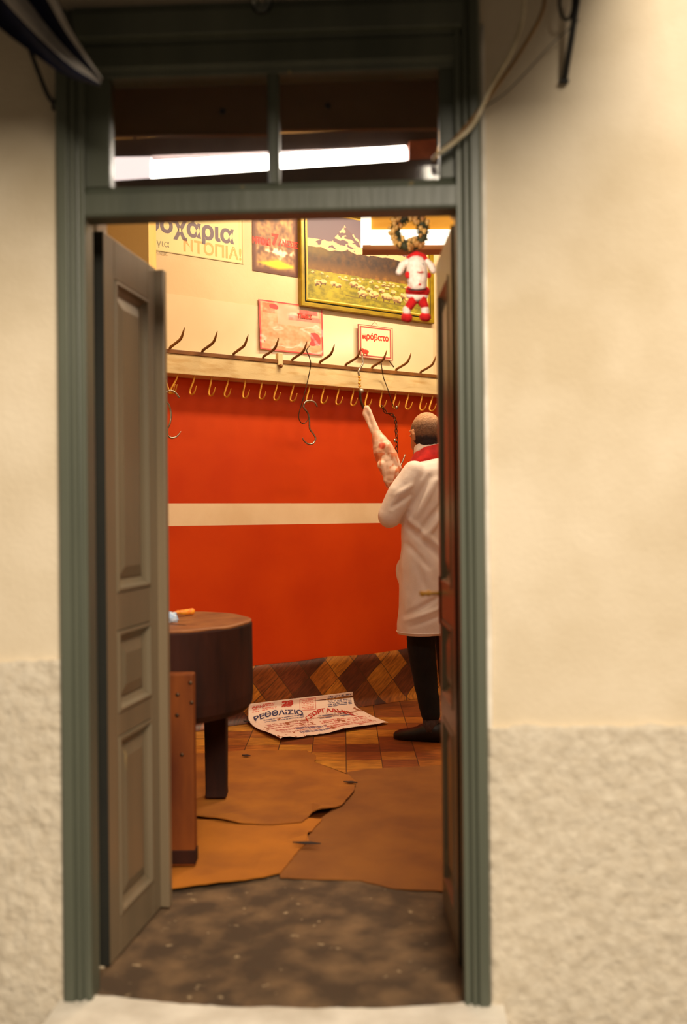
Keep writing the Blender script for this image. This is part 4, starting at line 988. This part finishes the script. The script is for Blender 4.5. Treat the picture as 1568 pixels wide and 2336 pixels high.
fdir = (-.88*r0+.30*f0).normalized()
for s_, (a_, k_, an) in legs.items():
    chainv(body, [(a_, .085), (k_, .056), (k_.lerp(an, .35), .055), (an, .036)]); chainv(body, [(an-UZ*.04, .030), (an-UZ*.055+fdir*.09, .024)])
bo = remesh('body', body, SKIN, t, .0052, 2)
hax = (Lh, Fh, UZ); Fd, Ld = Fh, Lh
# hair, thin on the crown with a highlight painted in, dark at the nape
hb = MB(); hb.ell(hc+UZ*.016-Fd*.016, .0805, .090, .100, 30, 20, ax=hax); hb.ell(hc-Fd*.040-UZ*.04, .062, .052, .052, 24, 16, ax=hax)
def hcf(p, Fd=Fh):
    q = p-hc; n = nz(p.x*120, p.y*120, p.z*60)+.5*nz(p.x*40, p.y*40, p.z*40)
    c = mixc((132, 92, 64), (96, 64, 46), n*.8+.4)
    c = mixc(c, (226, 176, 130), sm(.030, .09, q.z)*.85*(.8+.4*n))
    c = mixc(c, (34, 22, 28), sm(-.002, -.028, q.z+ .012*n)*sm(.03, -.01, q.dot(Fd)))
    return lin(c)
def hdisp(p): return .0018*nz(p.x*150, p.y*150, p.z*90)
remesh('hair', hb, HAIR, t, .0045, 1, hdisp, hcf)
Fd, Ld = Fb, Lb; hax = (Ld, Fd, UZ)
# shirt collar and scarf
q = MB(); rg = []
for z, w_, d_, f_ in ((1.488, .080, .078, -.012), (1.500, .076, .074, -.010), (1.530, .070, .068, -.004), (1.532, .064, .062, -.004)):
    rg.append([BL(w_*math.cos(x), f_+d_*math.sin(x), z-.022*math.sin(x)) + UZ*.012 + (hc-P0-UZ*1.592)*.8 for x in [i*math.pi/16 for i in range(32)]])
q.loft(rg); build('shirt_collar', q, WOOL, t, smooth=True)
q = MB(); rg = []
for z, w_, d_ in ((1.425, .125, .095), (1.445, .122, .098), (1.475, .100, .096), (1.500, .086, .084), (1.508, .078, .076)):
    rg.append([BL(w_*math.cos(x), d_*math.sin(x), z-.030*math.sin(x)+.004*nz(x*3, z*40)) + (hc-P0-UZ*1.592)*.55 for x in [i*math.pi/20 for i in range(40)]])
q.loft(rg); build('scarf', q, REDC, t, smooth=True)
# coat
ct = MB(); rg = []
for z, w_, d_, f_ in ((.553, .232, .172, .0), (.60, .232, .170, .0), (.75, .224, .162, .0), (.90, .216, .158, 0), (1.00, .204, .150, 0), (1.12, .202, .148, 0), (1.25, .206, .146, -.004), (1.34, .208, .138, -.008), (1.40, .186, .120, -.010), (1.435, .140, .100, -.010), (1.462, .085, .075, -.008)):
    rg.append([BL(w_*math.cos(x), f_+d_*math.sin(x), z) for x in [i*math.pi/24 for i in range(48)]])
ct.loft(rg)
for s_, (a_, e_, w_) in arms.items():
    chainv(ct, [(a_+UZ*-.005-Ld*s_*.02, .070), (a_.lerp(e_, .5), .072), (e_, .064), (e_.lerp(w_, .5), .058), (e_.lerp(w_, .88), .046)], .35)
# pocket flap bulge at the side
ct.ell(BL(.11, .112, .87), .055, .034, .080, 16, 10, ax=hax)
ang = lambda p: (p-P0)
def fold(p):
    q = p-P0; a_ = q.dot(r0); b_ = q.z; h_ = 0.0
    x = a_*1.0; y = b_
    # diagonal drags from the armpit and waist
    def crease(ax_, ay_, bx_, by_, wd__, amp):
        dx, dy = bx_-ax_, by_-ay_; L2 = dx*dx+dy*dy; tt = max(0, min(1, ((x-ax_)*dx+(y-ay_)*dy)/L2)); dd = math.hypot(x-ax_-dx*tt, y-ay_-dy*tt)
        return amp*math.exp(-(dd/wd__)**2)*(math.sin(math.pi*min(1, max(.0, tt*.9+.05)))**.5)
    h_ += crease(-.03, 1.36, -.13, 1.18, .014, -.016)+crease(.0, 1.34, -.10, 1.16, .016, .012)+crease(.04, 1.22, -.08, 1.08, .016, -.020)+crease(.04, 1.18, -.06, 1.05, .014, .014)
    h_ += crease(-.16, 1.12, .03, .94, .014, -.014)+crease(-.14, 1.15, .04, .98, .013, .011)+crease(-.15, 1.02, -.04, .90, .014, -.010)+crease(-.10, .92, -.06, .80, .016, -.008)
    h_ += crease(-.16, .66, .03, .76, .012, -.008)+crease(-.16, .63, .03, .70, .010, .006)+crease(-.14, .60, .03, .66, .010, -.005)
    h_ += crease(-.13, 1.27, -.22, 1.21, .012, -.012)+crease(-.12, 1.32, -.20, 1.27, .012, .008)+crease(-.10, 1.24, -.17, 1.13, .015, -.012)
    h_ = .013*math.tanh(h_*1.5/.013)
    return h_+.005*nz(q.x*9+q.z*7, q.y*9, q.z*5)+.0015*nz(q.x*28, q.y*28, q.z*20)
remesh('coat', ct, WOOL, t, .007, 6, fold)
q = MB(); hm = [BL(.2335*math.cos(x), .1735*math.sin(x), .566) for x in [i*math.pi/24 for i in range(49)]]; q.tube(hm, .0032, 6, cap=False); build('hem_seam', q, WOOL, t, smooth=True)
# trousers
for s_, (a_, k_, an) in legs.items():
    q = MB(); chainv(q, [(a_, .098), (a_.lerp(k_, .75), .082), (k_, .076), (k_.lerp(an, .5), .064), (an+UZ*.055, .052)], .3)
    remesh('trouser_leg', q, TROUS, t, .008, 3, lambda p: .004*nz(p.x*16, p.y*16, p.z*12))
    q = MB(); q.tube([an+UZ*.04, an+UZ*.0, an-UZ*.035], [.043, .041, .044], 16); build('sock', q, SOCK, t, smooth=True)
    q = MB(); hl = V((an.x, an.y, 0))-fdir*.055; sd = fdir.cross(UZ)
    rg = []
    for d_, w_, h_ in ((-.03, .02, .05), (-.02, .034, .085), (.03, .040, .092), (.08, .042, .085), (.13, .046, .064), (.18, .048, .052), (.22, .040, .044), (.245, .024, .034), (.255, .008, .02)):
        c_ = hl+fdir*d_; rg.append([c_+sd*w_*math.cos(x)+UZ*(.004 + (h_*(.5+.5*math.sin(x)) if math.sin(x) > -.3 else h_*.0)) for x in [i*math.pi/10 for i in range(20)]])
    q.loft(rg); build('shoe', q, SHOE, t, smooth=True)
